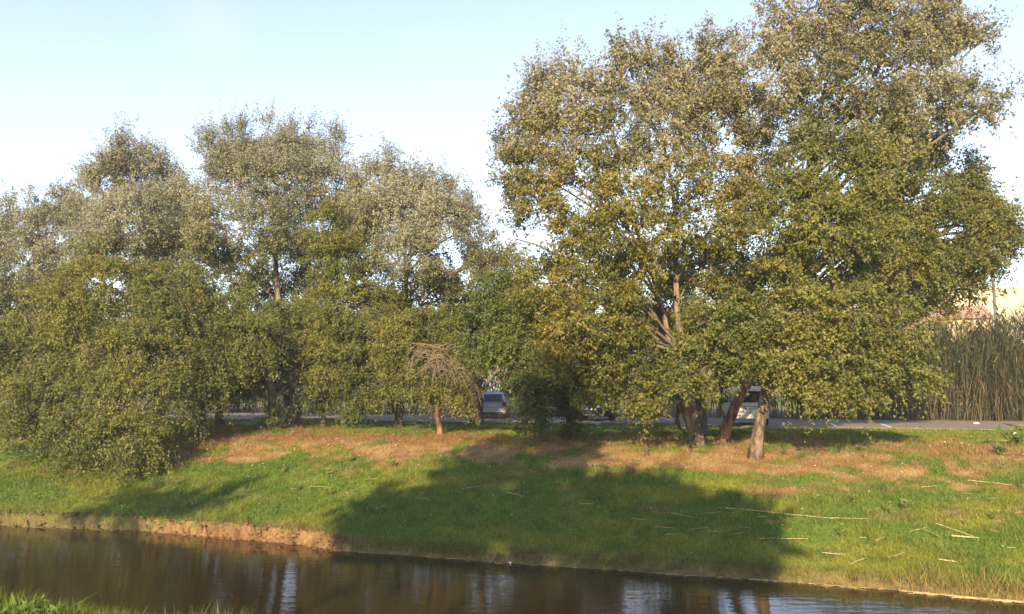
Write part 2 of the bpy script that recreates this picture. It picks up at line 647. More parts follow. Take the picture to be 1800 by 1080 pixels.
mb = MB()
rs = np.linspace(-90, 90, 181)
ev = []
for i, s in enumerate(rs):
    j = 0.18 * (float(fbm(s * 0.9, 1.0)) - 0.5) * 2
    for (t, z) in ((40.6 + j, 2.60), (40.6 + j, ROAD_Z), (51.0, ROAD_Z), (51.0, 2.60)):
        x, y = st2xy(s, t)
        ev.append((x, y, z + 0.02))
fs = []
for i in range(len(rs) - 1):
    for k in range(3):
        fs.append((4 * i + k, 4 * (i + 1) + k, 4 * (i + 1) + k + 1, 4 * i + k + 1))
mb.add(ev, fs)
road = mb.build('road', M['asphalt'])
tag(road, 'grey asphalt parking road behind the trees', kind='structure')
LINE_Z = ROAD_Z + 0.024
bay = MB()
st_quad(bay, -0.06, 0.06, 40.95, 45.4, 0)
s_first = xy2st(*foot(623, 739.5)[:2])[0]
BAYS = [s_first + 2.35 * k for k in range(-7, 13)]
pl0 = None
for s in BAYS:
    b_ = MB()
    st_quad(b_, s - 0.06, s + 0.06, 40.95, 45.4, LINE_Z)
    b_.build('parking_line', M['line'], road)
b_ = MB()
p0, p1 = xy2st(*foot(1178, 741)[:2]), xy2st(*foot(1148, 733)[:2])
b_.slab([(*st2xy(p0[0], p0[1]), LINE_Z + .004), (*st2xy(p0[0] + .15, p0[1]), LINE_Z + .004), (*st2xy(p1[0] + .15, p1[1]), LINE_Z + .004), (*st2xy(p1[0], p1[1]), LINE_Z + .004)], 0.002)
b_.build('parking_line', M['line'], road)

# ------------------------------------------------------------------ trees
def bezier(p0, p1, p2, n):
    u = np.linspace(0, 1, n)[:, None]
    return (1 - u) ** 2 * p0 + 2 * u * (1 - u) * p1 + u * u * p2


def twig_mesh(P0, P1, P2, r0, sides=3):
    """batch of thin tapering twigs, three points each"""
    n = len(P0)
    d = P2 - P0
    d /= np.linalg.norm(d, axis=1, keepdims=True) + 1e-9
    a = np.cross(d, np.array([0.3, 0.5, 0.8]))
    a /= np.linalg.norm(a, axis=1, keepdims=True) + 1e-9
    b = np.cross(d, a)
    V = np.zeros((n, 3, sides, 3))
    for i, (P, f) in enumerate(((P0, 1.0), (P1, 0.7), (P2, 0.3))):
        for k in range(sides):
            qa = 2 * math.pi * k / sides
            V[:, i, k] = P + (a * math.cos(qa) + b * math.sin(qa)) * (r0 * f)[:, None]
    F = []
    base = np.arange(n)[:, None] * (3 * sides)
    for i in range(2):
        for k in range(sides):
            k2 = (k + 1) % sides
            F.append(base + np.array([[i * sides + k, i * sides + k2, (i + 1) * sides + k2, (i + 1) * sides + k]]))
    return V.reshape(-1, 3), np.concatenate(F, 0)


def unit(v):
    return v / (np.linalg.norm(v, axis=1, keepdims=True) + 1e-9)


def leaf_mesh(C, nrm, axis_, L, W):
    """kite shaped leaves with a slight fold; C base points"""
    n = unit(nrm)
    a = unit(axis_ - n * np.sum(axis_ * n, 1, keepdims=True))
    b = np.cross(n, a)
    L = L[:, None]
    W = W[:, None]
    V = np.stack([C + b * W * 0.5, C + a * L, C - b * W * 0.5], 1).reshape(-1, 3)
    i = np.arange(len(C))[:, None] * 3
    return V, i + np.array([[0, 1, 2]])


PAL = {
    'olive': ((0.166, 0.174, 0.040), (0.225, 0.218, 0.048), (0.104, 0.124, 0.033)),
    'gold': ((0.188, 0.180, 0.038), (0.262, 0.218, 0.042), (0.115, 0.130, 0.032)),
    'green': ((0.128, 0.155, 0.040), (0.170, 0.190, 0.048), (0.090, 0.120, 0.034)),
    'pale': ((0.290, 0.282, 0.185), (0.345, 0.335, 0.235), (0.180, 0.182, 0.105)),  # upper crowns: washed-out haze painted into the leaf colour
    'tan': ((0.300, 0.272, 0.155), (0.365, 0.332, 0.215), (0.188, 0.182, 0.085)),  # same painted haze in a warmer tone, for the right-hand treetops
}
TREE_COUNT = {'n': 0, 'leaves': 0}


def make_tree(name, label, base, trunk_px, lobes, Y=None, leaf=0.10, pal='olive', tip='pale', tip_z=(7.0, 12.5), droop=0.3,
              cover=2.0, r0=0.22, bark='bark', twig_frac=0.14, group=None, extra_stems=(), seed=0, twl=0.7, thr=0.44, world_lobes=None, splay=1.0, stem_to=None, shoots=0.8):
    """base: pixel of the foot, trunk_px: further pixels (px, py, depth offset) the stem passes, lobes: (px, py, rx, ry, depth offset)"""
    g = np.random.default_rng(100 + seed)
    B = np.array(base, float) if len(base) == 3 else foot(*base)
    Yb = B[1] if Y is None else Y
    root = empty(name, tuple(B))
    tag(root, label, 'tree', group)
    # stem
    def stem(pts, r, mbx, basep):
        P = [basep + np.array([0, 0, -0.25])] + [basep + np.array([0, 0, 0.02])] + pts
        P = np.array(P)
        # resample smoothly
        dd = np.concatenate([[0], np.cumsum(np.linalg.norm(np.diff(P, axis=0), axis=1))])
        u = np.linspace(0, dd[-1], 16)
        Q = np.stack([np.interp(u, dd, P[:, k]) for k in range(3)], 1)
        Q[2:-1] = 0.25 * Q[1:-2] + 0.5 * Q[2:-1] + 0.25 * Q[3:]
        Q[2:, :2] += (g.random((14, 2)) - 0.5) * r * 0.35
        f = u / dd[-1]
        rad = r * (1 - 0.86 * f) + r * 0.5 * np.exp(-u / 0.25)
        mbx.tube([tuple(p - B) for p in Q], list(rad), 9)
        return Q, rad
    tm = MB()
    tp = [at(px, py, Yb + dy) for (px, py, dy) in trunk_px]
    if stem_to is not None:
        tp = [0.5 * (B + np.array(stem_to)) + np.array([0.15, 0.1, 0]), np.array(stem_to, float)]
    Q, rad = stem(tp, r0, tm, B)
    stems = [(Q, rad)]
    for (bpx, pts, r) in extra_stems:
        bb = foot(*bpx)
        stems.append(stem([at(px, py, Yb + dy) for (px, py, dy) in pts], r, tm, bb))
    tm.build('trunk', M[bark], root, smooth=True)
    # lobes
    LB = []
    for lb in lobes:
        px, py, rx, ry, dy = lb[:5]
        Yl = Yb + dy
        c = at(px, py, Yl)
        LB.append((c, rx / FPX * Yl, ry / FPX * Yl, lb[5] if len(lb) > 5 else 1.0))
    for wl_ in (world_lobes or []):
        LB.append((np.array(wl_[:3], float), wl_[3], wl_[4], wl_[5] if len(wl_) > 5 else 1.0))
    bm = MB()
    TP0, TP1, TP2, TR = [], [], [], []
    allC, allN, allA, allL, allW, allCol = [], [], [], [], [], []
    p3 = [np.array(c) for c in PAL[pal]]
    t3 = [np.array(c) for c in PAL[tip]]
    for (c, rx, rz, dens) in LB:
        ry = 0.85 * (rx + rz) / 2
        # limb from the nearest stem
        best = None
        for (Qs, rs_) in stems:
            h = np.linalg.norm(Qs[:, :2] - c[:2], axis=1)
            want = c[2] - 0.75 * h - 0.3
            k = int(np.argmin(np.abs(Qs[:, 2] - want) + 0.25 * h))
            k = min(max(k, 4), len(Qs) - 2)
            dist = np.linalg.norm(Qs[k] - c)
            if best is None or dist < best[0]:
                best = (dist, Qs[k], rs_[k])
        dist, a0, ra = best
        mid = 0.5 * (a0 + c) + np.array([0, 0, 0.22 * dist]) * (1 if droop < 0.5 else 1.3) + (g.random(3) - 0.5) * 0.25 * dist
        path = bezier(a0, mid, c, 7)
        rl = min(ra * 0.7, 0.016 + 0.013 * dist)
        bm.tube([tuple(p - B) for p in path], list(np.linspace(rl, max(0.012, rl * 0.3), 7)), 6)
        # twig origins in the shell of the lobe, clustered by noise
        A = math.pi * (rx + 0.35 * twl) * (rz + 0.35 * twl)
        la = 0.5 * leaf * leaf * 0.85 * 0.5
        nleaf = cover * dens * A / la
        per = 30
        ntw = max(10, int(nleaf / per))
        cand = int(ntw / 0.5) + 20
        d = unit(g.normal(size=(cand * 2, 3)))
        rr = (0.30 + 0.70 * g.random(cand * 2) ** 0.55)
        P = c + d * np.array([rx, ry, rz]) * rr[:, None] * 0.88
        nz = vnoise(P[:, 0] * 0.75 + 31, P[:, 1] * 0.75, P[:, 2] * 0.9) * 0.46 + vnoise(P[:, 0] * 1.5 + 3, P[:, 1] * 1.5, P[:, 2] * 1.7) * 0.34 + vnoise(P[:, 0] * 3.0, P[:, 1] * 3.0 + 9, P[:, 2] * 3.0) * 0.20
        keep = np.nonzero(nz > thr)[0]
        # nothing grows into the ground
        s_, t_ = xy2st(P[keep, 0], P[keep, 1])
        keep = keep[P[keep, 2] > ground_h(s_, t_) + 0.25][:ntw]
        if len(keep) < 3:
            continue
        P = P[keep]
        d = d[keep]
        rr = rr[keep]
        n = len(P)
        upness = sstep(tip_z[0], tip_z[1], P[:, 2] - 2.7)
        vdir = np.where(d[:, 2] > 0.15, 0.55 + 0.5 * upness, -droop)
        dirv = unit(d * splay + np.stack([np.zeros(n), np.zeros(n), vdir], 1) + 0.45 * g.normal(size=(n, 3)))
        L = twl * (0.55 + 0.8 * g.random(n)) * (0.8 + 0.35 * upness)
        L = np.where(g.random(n) < 0.10, L * 1.8, L)
        sag = droop * (1 - upness) * 0.55 * L
        P1 = P + dirv * (0.5 * L)[:, None] - np.stack([0 * L, 0 * L, 0.25 * sag], 1)
        P2 = P + dirv * L[:, None] - np.stack([0 * L, 0 * L, sag], 1)
        # long upright shoots on the outline of the upper lobes
        if shoots and c[2] > tip_z[0] + 2.7 - 1.0:
            ns = int(shoots * rx * 5) + 2
            ds = unit(g.normal(size=(ns, 3)) * np.array([1, 0.8, 0.3]) + np.array([0, 0, 0.9]))
            Ps = c + ds * np.array([rx, ry, rz]) * 0.8
            dv = unit(ds * 0.55 + np.array([0, 0, 0.9]) + 0.18 * g.normal(size=(ns, 3)))
            Ls = g.uniform(0.7, 1.5, ns)
            P = np.concatenate([P, Ps]); d = np.concatenate([d, ds]); dirv = np.concatenate([dirv, dv]); L = np.concatenate([L, Ls])
            P1 = np.concatenate([P1, Ps + dv * (0.5 * Ls)[:, None]]); P2 = np.concatenate([P2, Ps + dv * Ls[:, None]])
            upness = sstep(tip_z[0], tip_z[1], P[:, 2] - 2.7)
            n = len(P)
        # secondary branches inside the lobe
        m = max(4, n // 14)
        for i in range(m):
            pm = 0.5 * (c + P[i]) + (g.random(3) - 0.4) * 0.25 * rx
            pp = bezier(c + (a0 - c) * 0.15 * g.random(), pm, P2[i] * 0.75 + P[i] * 0.25, 4)
            bm.tube([tuple(p_ - B) for p_ in pp], [max(0.014, rl * 0.4), 0.016, 0.011, 0.006], 4, cap=False)
        nt_ = int(n * twig_frac)
        TP0.append(P[:nt_]); TP1.append(P1[:nt_]); TP2.append(P2[:nt_]); TR.append(np.full(nt_, 0.009))
        # leaves
        idx = np.repeat(np.arange(n), per)
        u = g.random(len(idx)) ** 0.85
        uu = u[:, None]
        C = (1 - uu) ** 2 * P[idx] + 2 * uu * (1 - uu) * P1[idx] + uu * uu * P2[idx]
        C = C + g.normal(size=C.shape) * (0.115 * (1 - 0.5 * u))[:, None] * np.array([1, 1, 0.9])
        N = 0.55 * d[idx] + np.array([0, -0.15, 0.25]) + 0.75 * g.normal(size=C.shape)
        Ax = dirv[idx] * 0.5 + np.array([0, 0, -0.55]) + 0.6 * g.normal(size=C.shape)
        sz = leaf * (0.65 + 0.7 * g.random(len(C)))
        back = (d[idx][:, 1] > 0.25)
        kp = ~(back & (g.random(len(C)) < 0.5))
        sz = np.where(back, sz * 1.25, sz)
        C, N, Ax, sz, idx = C[kp], N[kp], Ax[kp], sz[kp], idx[kp]
        allC.append(C); allN.append(N); allA.append(Ax); allL.append(sz); allW.append(sz * 0.85)
        # leaf colour: each twig has its own cast, upper leaves paled to paint in treetop haze
        tw = g.random(n)
        clump = fbm(P[:, 0] * 0.55 + 3, P[:, 1] * 0.55, P[:, 2] * 0.55 + 8, 2)
        k = np.clip(0.9 * (tw - 0.5) + 1.7 * (clump - 0.5) + 0.5, 0, 1)
        cA = np.where((k < 0.5)[:, None], p3[2] + (p3[0] - p3[2]) * (k * 2)[:, None], p3[0] + (p3[1] - p3[0]) * (k * 2 - 1)[:, None])
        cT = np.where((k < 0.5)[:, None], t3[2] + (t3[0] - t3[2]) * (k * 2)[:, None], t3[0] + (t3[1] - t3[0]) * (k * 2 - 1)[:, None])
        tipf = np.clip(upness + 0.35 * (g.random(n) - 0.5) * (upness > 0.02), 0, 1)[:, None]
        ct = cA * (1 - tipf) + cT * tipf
        col = ct[idx] * (0.80 + 0.40 * g.random((len(idx), 1)))
        yl = g.random(len(idx)) < 0.035
        col[yl] = col[yl] * 0.5 + np.array([0.36, 0.27, 0.06]) * 0.5
        allCol.append(col)
    C = np.concatenate(allC) - B
    V, F = leaf_mesh(C, np.concatenate(allN), np.concatenate(allA), np.concatenate(allL), np.concatenate(allW))
    TREE_COUNT['leaves'] += len(C)
    np_mesh('crown', V, F, M['leaf'], root, colors=np.repeat(np.concatenate(allCol), 3, 0))
    bo = bm.build('branches', M['branch'], root, smooth=True)
    if leaf >= 0.2:
        tag(bo, kind='stuff')
    P0 = np.concatenate(TP0) - B
    V, F = twig_mesh(P0, np.concatenate(TP1) - B, np.concatenate(TP2) - B, np.concatenate(TR))
    tag(np_mesh('twigs', V, F, M['branch'], root), kind='stuff')
    TREE_COUNT['n'] += 1
    return root, B


LG = 'poplars along the left of the bank'
# --- left group
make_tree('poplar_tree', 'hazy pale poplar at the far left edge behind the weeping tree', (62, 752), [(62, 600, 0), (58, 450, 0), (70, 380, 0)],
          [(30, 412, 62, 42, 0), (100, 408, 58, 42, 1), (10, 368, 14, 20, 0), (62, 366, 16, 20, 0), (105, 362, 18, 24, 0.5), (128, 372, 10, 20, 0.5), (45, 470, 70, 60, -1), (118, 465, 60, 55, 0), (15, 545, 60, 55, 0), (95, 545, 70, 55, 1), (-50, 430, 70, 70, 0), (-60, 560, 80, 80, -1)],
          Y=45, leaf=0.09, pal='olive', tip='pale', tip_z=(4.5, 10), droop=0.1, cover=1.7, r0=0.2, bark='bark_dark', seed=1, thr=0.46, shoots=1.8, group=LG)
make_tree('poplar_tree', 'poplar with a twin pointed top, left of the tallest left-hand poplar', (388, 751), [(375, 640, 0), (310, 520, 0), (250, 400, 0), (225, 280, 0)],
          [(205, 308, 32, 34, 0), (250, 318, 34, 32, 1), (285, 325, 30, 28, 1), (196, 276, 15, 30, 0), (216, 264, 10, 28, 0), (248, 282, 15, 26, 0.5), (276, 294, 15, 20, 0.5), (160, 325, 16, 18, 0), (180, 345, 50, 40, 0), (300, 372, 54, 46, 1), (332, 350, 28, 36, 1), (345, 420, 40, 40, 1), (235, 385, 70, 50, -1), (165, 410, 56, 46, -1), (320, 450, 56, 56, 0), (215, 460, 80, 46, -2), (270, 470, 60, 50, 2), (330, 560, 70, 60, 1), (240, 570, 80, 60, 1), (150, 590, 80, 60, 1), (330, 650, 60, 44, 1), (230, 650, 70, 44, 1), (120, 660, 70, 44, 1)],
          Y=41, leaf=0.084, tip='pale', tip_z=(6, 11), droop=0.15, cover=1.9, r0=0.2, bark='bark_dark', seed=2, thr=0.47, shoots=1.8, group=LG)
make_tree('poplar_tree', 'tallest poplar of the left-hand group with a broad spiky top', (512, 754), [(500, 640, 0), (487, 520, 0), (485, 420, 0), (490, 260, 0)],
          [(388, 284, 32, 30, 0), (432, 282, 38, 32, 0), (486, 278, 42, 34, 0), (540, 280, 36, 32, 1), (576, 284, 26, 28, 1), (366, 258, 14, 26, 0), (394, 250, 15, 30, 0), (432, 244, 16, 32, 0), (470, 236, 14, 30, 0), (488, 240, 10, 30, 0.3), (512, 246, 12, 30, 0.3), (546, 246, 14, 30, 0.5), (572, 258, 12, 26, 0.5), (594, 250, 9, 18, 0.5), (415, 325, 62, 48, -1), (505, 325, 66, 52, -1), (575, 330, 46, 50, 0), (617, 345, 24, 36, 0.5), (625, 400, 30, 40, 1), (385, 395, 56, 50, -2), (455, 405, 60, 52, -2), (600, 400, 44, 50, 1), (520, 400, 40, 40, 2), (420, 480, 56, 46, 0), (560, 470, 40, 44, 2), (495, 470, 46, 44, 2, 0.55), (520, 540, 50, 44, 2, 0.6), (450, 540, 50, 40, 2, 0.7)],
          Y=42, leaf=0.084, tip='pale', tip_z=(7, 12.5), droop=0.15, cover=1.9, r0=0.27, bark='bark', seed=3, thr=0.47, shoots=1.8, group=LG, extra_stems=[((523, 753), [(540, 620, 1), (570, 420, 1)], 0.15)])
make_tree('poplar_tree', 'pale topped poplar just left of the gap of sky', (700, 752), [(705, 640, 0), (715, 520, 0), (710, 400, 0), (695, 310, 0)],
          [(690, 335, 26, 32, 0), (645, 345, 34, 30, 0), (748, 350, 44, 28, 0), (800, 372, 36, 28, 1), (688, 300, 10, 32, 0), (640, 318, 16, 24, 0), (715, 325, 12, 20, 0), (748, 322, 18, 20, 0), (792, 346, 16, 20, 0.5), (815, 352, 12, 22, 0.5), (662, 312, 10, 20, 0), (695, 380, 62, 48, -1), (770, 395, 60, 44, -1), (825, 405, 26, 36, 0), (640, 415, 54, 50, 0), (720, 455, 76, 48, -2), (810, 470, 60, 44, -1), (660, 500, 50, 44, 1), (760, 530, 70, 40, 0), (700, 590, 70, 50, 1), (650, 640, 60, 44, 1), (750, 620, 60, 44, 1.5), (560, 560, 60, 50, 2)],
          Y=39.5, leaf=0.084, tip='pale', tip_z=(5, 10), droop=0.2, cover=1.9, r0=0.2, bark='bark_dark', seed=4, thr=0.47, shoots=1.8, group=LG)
make_tree('poplar_tree', 'dark ivy covered stump-like poplar under the left-hand canopy', (482, 756), [(478, 690, 0), (462, 600, 0), (455, 540, 0)],
          [(470, 590, 66, 46, 0), (415, 620, 56, 50, 0), (520, 630, 40, 46, 1), (440, 550, 60, 40, 1), (400, 670, 44, 30, 0.5), (455, 660, 50, 30, 1.5), (530, 580, 50, 50, 2), (590, 620, 60, 50, 3), (482, 735, 9, 22, 0, 1.5)],
          leaf=0.09, pal='green', tip='olive', droop=0.4, cover=2.0, r0=0.26, bark='bark_dark', seed=5, group=LG)
make_tree('poplar_tree', 'leaning thin-stemmed poplar with a full olive crown, behind the parking lines', (568, 754), [(570, 690, 0), (585, 600, 0), (595, 480, -0.5), (590, 410, -1)],
          [(572, 405, 40, 40, -1), (625, 395, 42, 36, -1), (590, 455, 56, 40, -1.5), (625, 535, 84, 46, -1.5), (562, 585, 46, 44, -1), (645, 600, 66, 46, -1.5), (585, 645, 64, 40, -1.5), (650, 675, 44, 34, -1.5), (560, 695, 28, 26, -1), (540, 655, 34, 38, -1), (690, 545, 50, 50, 0), (620, 715, 20, 18, -1.5)],
          leaf=0.084, tip='olive', droop=0.55, cover=1.88, r0=0.12, bark='bark_dark', seed=6, group=LG)
make_tree('weeping_poplar', 'big drooping poplar whose branches sweep down to the grass on the left', (356, 772), [(352, 690, 0), (330, 600, -1), (290, 530, -1.5), (240, 470, -1.5)],
          [(185, 500, 92, 40, -1), (90, 545, 84, 44, -1.5), (290, 505, 80, 44, -1), (368, 545, 62, 46, 0), (240, 565, 90, 44, -2), (50, 620, 80, 54, -2), (150, 620, 90, 54, -2.5), (262, 620, 84, 54, -2.5), (365, 620, 62, 54, -1), (440, 590, 50, 40, 0), (90, 700, 84, 46, -3), (195, 705, 84, 50, -3.5), (290, 695, 52, 46, -2.5), (215, 765, 56, 30, -4.5), (20, 690, 54, 52, -2), (350, 690, 24, 44, -1), (130, 755, 50, 22, -4), (260, 770, 30, 24, -4), (-40, 640, 60, 80, -2)],
          leaf=0.082, tip='olive', droop=0.95, cover=1.88, r0=0.2, bark='bark_dark', seed=7, thr=0.47, twl=1.1, group=LG)
sm_root, sm_B = make_tree('small_tree', 'small tree with a slim bare sunlit stem and dead drooping branches', (773, 763), [(768, 715, 0), (776, 670, 0), (770, 620, 0)],
          [(745, 575, 66, 30, 0.6, 0.8), (712, 640, 42, 44, 0.2), (738, 678, 34, 24, -0.2), (792, 690, 40, 22, 0), (822, 635, 28, 30, 0.8, 0.8), (690, 600, 40, 36, 0.6), (770, 640, 40, 36, 0.8, 0.5)],
          leaf=0.08, tip='olive', droop=0.6, cover=1.9, r0=0.13, bark='bark_red', seed=8, twl=0.7)
make_tree('poplar_tree', 'poplar with a thick dark stem beside the silver car', (838, 746), [(838, 690, 0), (850, 620, 0), (870, 540, 0)],
          [(820, 560, 60, 46, 0), (880, 540, 60, 46, 0), (860, 590, 60, 30, 0), (900, 480, 44, 46, 0), (940, 560, 50, 50, 1), (790, 610, 40, 40, 1), (845, 440, 34, 40, -1, 0.7), (960, 640, 50, 40, 1), (1010, 580, 50, 50, 1), (885, 625, 46, 22, 1)],
          leaf=0.084, pal='olive', tip='pale', tip_z=(7, 11), droop=0.3, cover=2.0, r0=0.36, bark='bark_dark', seed=9, group=LG)
# --- middle
make_tree('drooping_tree', 'shaded green tree with drooping branches in the middle of the bank', (1003, 772), [(1000, 720, 0), (990, 650, -0.3), (950, 570, -0.5)],
          [(850, 575, 60, 50, -1), (905, 595, 56, 38, -1.5), (845, 606, 38, 24, -1), (960, 560, 50, 44, -1), (985, 640, 44, 46, -0.5), (934, 680, 30, 34, -1.8), (915, 728, 20, 18, -2.2, 0.7), (955, 712, 18, 26, -1.5, 0.8), (880, 510, 60, 36, -0.5), (912, 645, 32, 26, -1.5), (1003, 740, 11, 22, 0, 1.3), (1000, 692, 16, 28, 0, 1.3)],
          leaf=0.085, pal='green', tip='olive', droop=0.8, cover=1.88, r0=0.2, bark='bark_dark', seed=10, twl=0.6)
# --- right group
RG = 'tall poplars on the right'
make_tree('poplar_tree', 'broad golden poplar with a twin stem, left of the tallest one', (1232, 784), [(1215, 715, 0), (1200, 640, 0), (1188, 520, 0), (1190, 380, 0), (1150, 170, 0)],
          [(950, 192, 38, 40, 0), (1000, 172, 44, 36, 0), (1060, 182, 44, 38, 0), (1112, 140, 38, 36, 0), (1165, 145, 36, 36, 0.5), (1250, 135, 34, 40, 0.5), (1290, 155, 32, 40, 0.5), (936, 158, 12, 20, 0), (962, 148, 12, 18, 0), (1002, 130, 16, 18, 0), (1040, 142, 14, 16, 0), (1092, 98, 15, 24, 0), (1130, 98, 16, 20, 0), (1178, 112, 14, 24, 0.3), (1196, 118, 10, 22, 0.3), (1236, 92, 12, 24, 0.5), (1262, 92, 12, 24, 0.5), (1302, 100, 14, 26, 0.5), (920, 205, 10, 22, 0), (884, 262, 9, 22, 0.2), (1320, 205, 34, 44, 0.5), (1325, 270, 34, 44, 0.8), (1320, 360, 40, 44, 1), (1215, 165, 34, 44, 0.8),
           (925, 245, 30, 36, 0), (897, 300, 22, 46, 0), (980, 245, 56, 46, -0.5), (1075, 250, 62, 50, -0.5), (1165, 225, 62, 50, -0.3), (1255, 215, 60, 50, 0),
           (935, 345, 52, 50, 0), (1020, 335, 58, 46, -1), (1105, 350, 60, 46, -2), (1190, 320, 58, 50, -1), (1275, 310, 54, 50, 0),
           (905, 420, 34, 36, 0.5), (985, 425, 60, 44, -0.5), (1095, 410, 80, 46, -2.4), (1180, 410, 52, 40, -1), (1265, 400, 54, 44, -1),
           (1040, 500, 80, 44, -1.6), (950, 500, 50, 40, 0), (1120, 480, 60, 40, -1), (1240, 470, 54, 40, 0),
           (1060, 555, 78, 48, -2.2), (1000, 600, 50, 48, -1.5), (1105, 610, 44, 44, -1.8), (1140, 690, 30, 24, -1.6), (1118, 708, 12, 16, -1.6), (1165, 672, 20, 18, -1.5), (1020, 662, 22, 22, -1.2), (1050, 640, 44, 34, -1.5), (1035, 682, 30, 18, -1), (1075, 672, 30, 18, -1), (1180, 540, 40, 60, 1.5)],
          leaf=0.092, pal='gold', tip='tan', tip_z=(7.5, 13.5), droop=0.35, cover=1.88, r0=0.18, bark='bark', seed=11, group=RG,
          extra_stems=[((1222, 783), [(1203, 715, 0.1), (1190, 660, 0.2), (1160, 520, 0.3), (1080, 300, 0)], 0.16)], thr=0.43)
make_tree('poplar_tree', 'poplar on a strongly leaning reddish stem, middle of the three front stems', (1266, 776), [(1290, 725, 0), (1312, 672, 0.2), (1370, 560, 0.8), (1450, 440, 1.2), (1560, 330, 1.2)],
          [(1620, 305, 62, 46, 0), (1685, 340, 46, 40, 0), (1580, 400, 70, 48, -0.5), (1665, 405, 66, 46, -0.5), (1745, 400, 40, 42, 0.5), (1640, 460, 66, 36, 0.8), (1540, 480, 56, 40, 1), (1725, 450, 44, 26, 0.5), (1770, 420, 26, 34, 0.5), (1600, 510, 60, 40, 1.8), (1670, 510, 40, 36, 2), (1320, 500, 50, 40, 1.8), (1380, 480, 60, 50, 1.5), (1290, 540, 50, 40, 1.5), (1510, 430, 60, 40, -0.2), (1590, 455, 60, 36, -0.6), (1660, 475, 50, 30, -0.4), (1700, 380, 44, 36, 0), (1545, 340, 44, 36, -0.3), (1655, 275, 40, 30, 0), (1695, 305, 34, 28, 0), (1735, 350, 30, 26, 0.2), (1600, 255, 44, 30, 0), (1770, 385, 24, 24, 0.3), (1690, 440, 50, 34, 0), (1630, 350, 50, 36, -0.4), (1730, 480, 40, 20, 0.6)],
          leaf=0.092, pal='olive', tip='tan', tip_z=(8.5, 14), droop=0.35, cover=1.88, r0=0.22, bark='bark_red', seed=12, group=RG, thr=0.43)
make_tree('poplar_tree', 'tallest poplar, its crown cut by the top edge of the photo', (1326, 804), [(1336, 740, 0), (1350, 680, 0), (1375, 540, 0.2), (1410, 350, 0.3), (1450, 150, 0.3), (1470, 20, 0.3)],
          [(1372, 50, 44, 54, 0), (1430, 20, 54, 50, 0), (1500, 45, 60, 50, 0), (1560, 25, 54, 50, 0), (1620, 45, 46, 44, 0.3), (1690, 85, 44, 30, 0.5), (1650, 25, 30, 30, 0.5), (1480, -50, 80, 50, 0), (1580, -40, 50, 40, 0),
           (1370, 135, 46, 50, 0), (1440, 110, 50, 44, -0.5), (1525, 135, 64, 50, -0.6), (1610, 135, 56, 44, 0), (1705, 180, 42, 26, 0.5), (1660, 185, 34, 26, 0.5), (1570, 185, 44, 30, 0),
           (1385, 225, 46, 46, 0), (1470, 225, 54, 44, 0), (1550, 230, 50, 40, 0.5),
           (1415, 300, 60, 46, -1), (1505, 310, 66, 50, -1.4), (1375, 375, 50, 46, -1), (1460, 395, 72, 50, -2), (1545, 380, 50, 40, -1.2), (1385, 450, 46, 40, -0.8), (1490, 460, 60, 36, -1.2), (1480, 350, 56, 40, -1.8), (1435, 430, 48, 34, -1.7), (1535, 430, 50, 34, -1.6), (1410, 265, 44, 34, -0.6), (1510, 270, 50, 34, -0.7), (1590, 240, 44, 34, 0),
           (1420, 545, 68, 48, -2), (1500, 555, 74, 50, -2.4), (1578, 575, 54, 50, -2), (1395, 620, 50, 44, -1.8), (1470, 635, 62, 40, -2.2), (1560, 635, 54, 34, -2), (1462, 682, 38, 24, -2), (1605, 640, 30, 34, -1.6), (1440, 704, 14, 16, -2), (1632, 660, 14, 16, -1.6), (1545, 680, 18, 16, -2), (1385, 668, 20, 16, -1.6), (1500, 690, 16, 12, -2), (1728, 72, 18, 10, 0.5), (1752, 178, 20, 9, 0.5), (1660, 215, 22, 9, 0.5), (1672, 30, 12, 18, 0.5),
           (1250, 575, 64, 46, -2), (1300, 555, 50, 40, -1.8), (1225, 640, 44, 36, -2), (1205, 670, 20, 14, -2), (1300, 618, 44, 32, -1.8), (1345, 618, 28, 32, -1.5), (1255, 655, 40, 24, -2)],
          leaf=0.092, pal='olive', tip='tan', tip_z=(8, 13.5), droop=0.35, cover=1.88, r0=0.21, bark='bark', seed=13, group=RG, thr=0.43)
make_tree('poplar_tree', 'slim shaded poplar standing behind the twin-stemmed one', (1193, 752), [(1193, 690, 0), (1190, 600, 0), (1180, 480, 0)],
          [(1180, 560, 60, 50, 0), (1150, 620, 50, 46, 0), (1210, 630, 50, 46, 0.5), (1110, 560, 50, 40, 1), (1180, 480, 50, 40, 1), (1060, 640, 44, 40, 1)],
          leaf=0.085, pal='green', tip='olive', droop=0.3, cover=2.0, r0=0.17, bark='bark_dark', seed=14, group=RG)
make_tree('poplar_tree', 'dark poplar between the twin-stemmed tree and the van', (1234, 766), [(1232, 700, 0), (1240, 620, 0), (1290, 500, 0)],
          [(1290, 480, 60, 50, 1), (1350, 560, 60, 50, 1), (1420, 500, 60, 50, 1.5), (1260, 610, 50, 40, 1), (1500, 520, 60, 44, 2)],
          leaf=0.085, pal='green', tip='olive', droop=0.3, cover=1.9, r0=0.24, bark='bark_dark', seed=15, group=RG)

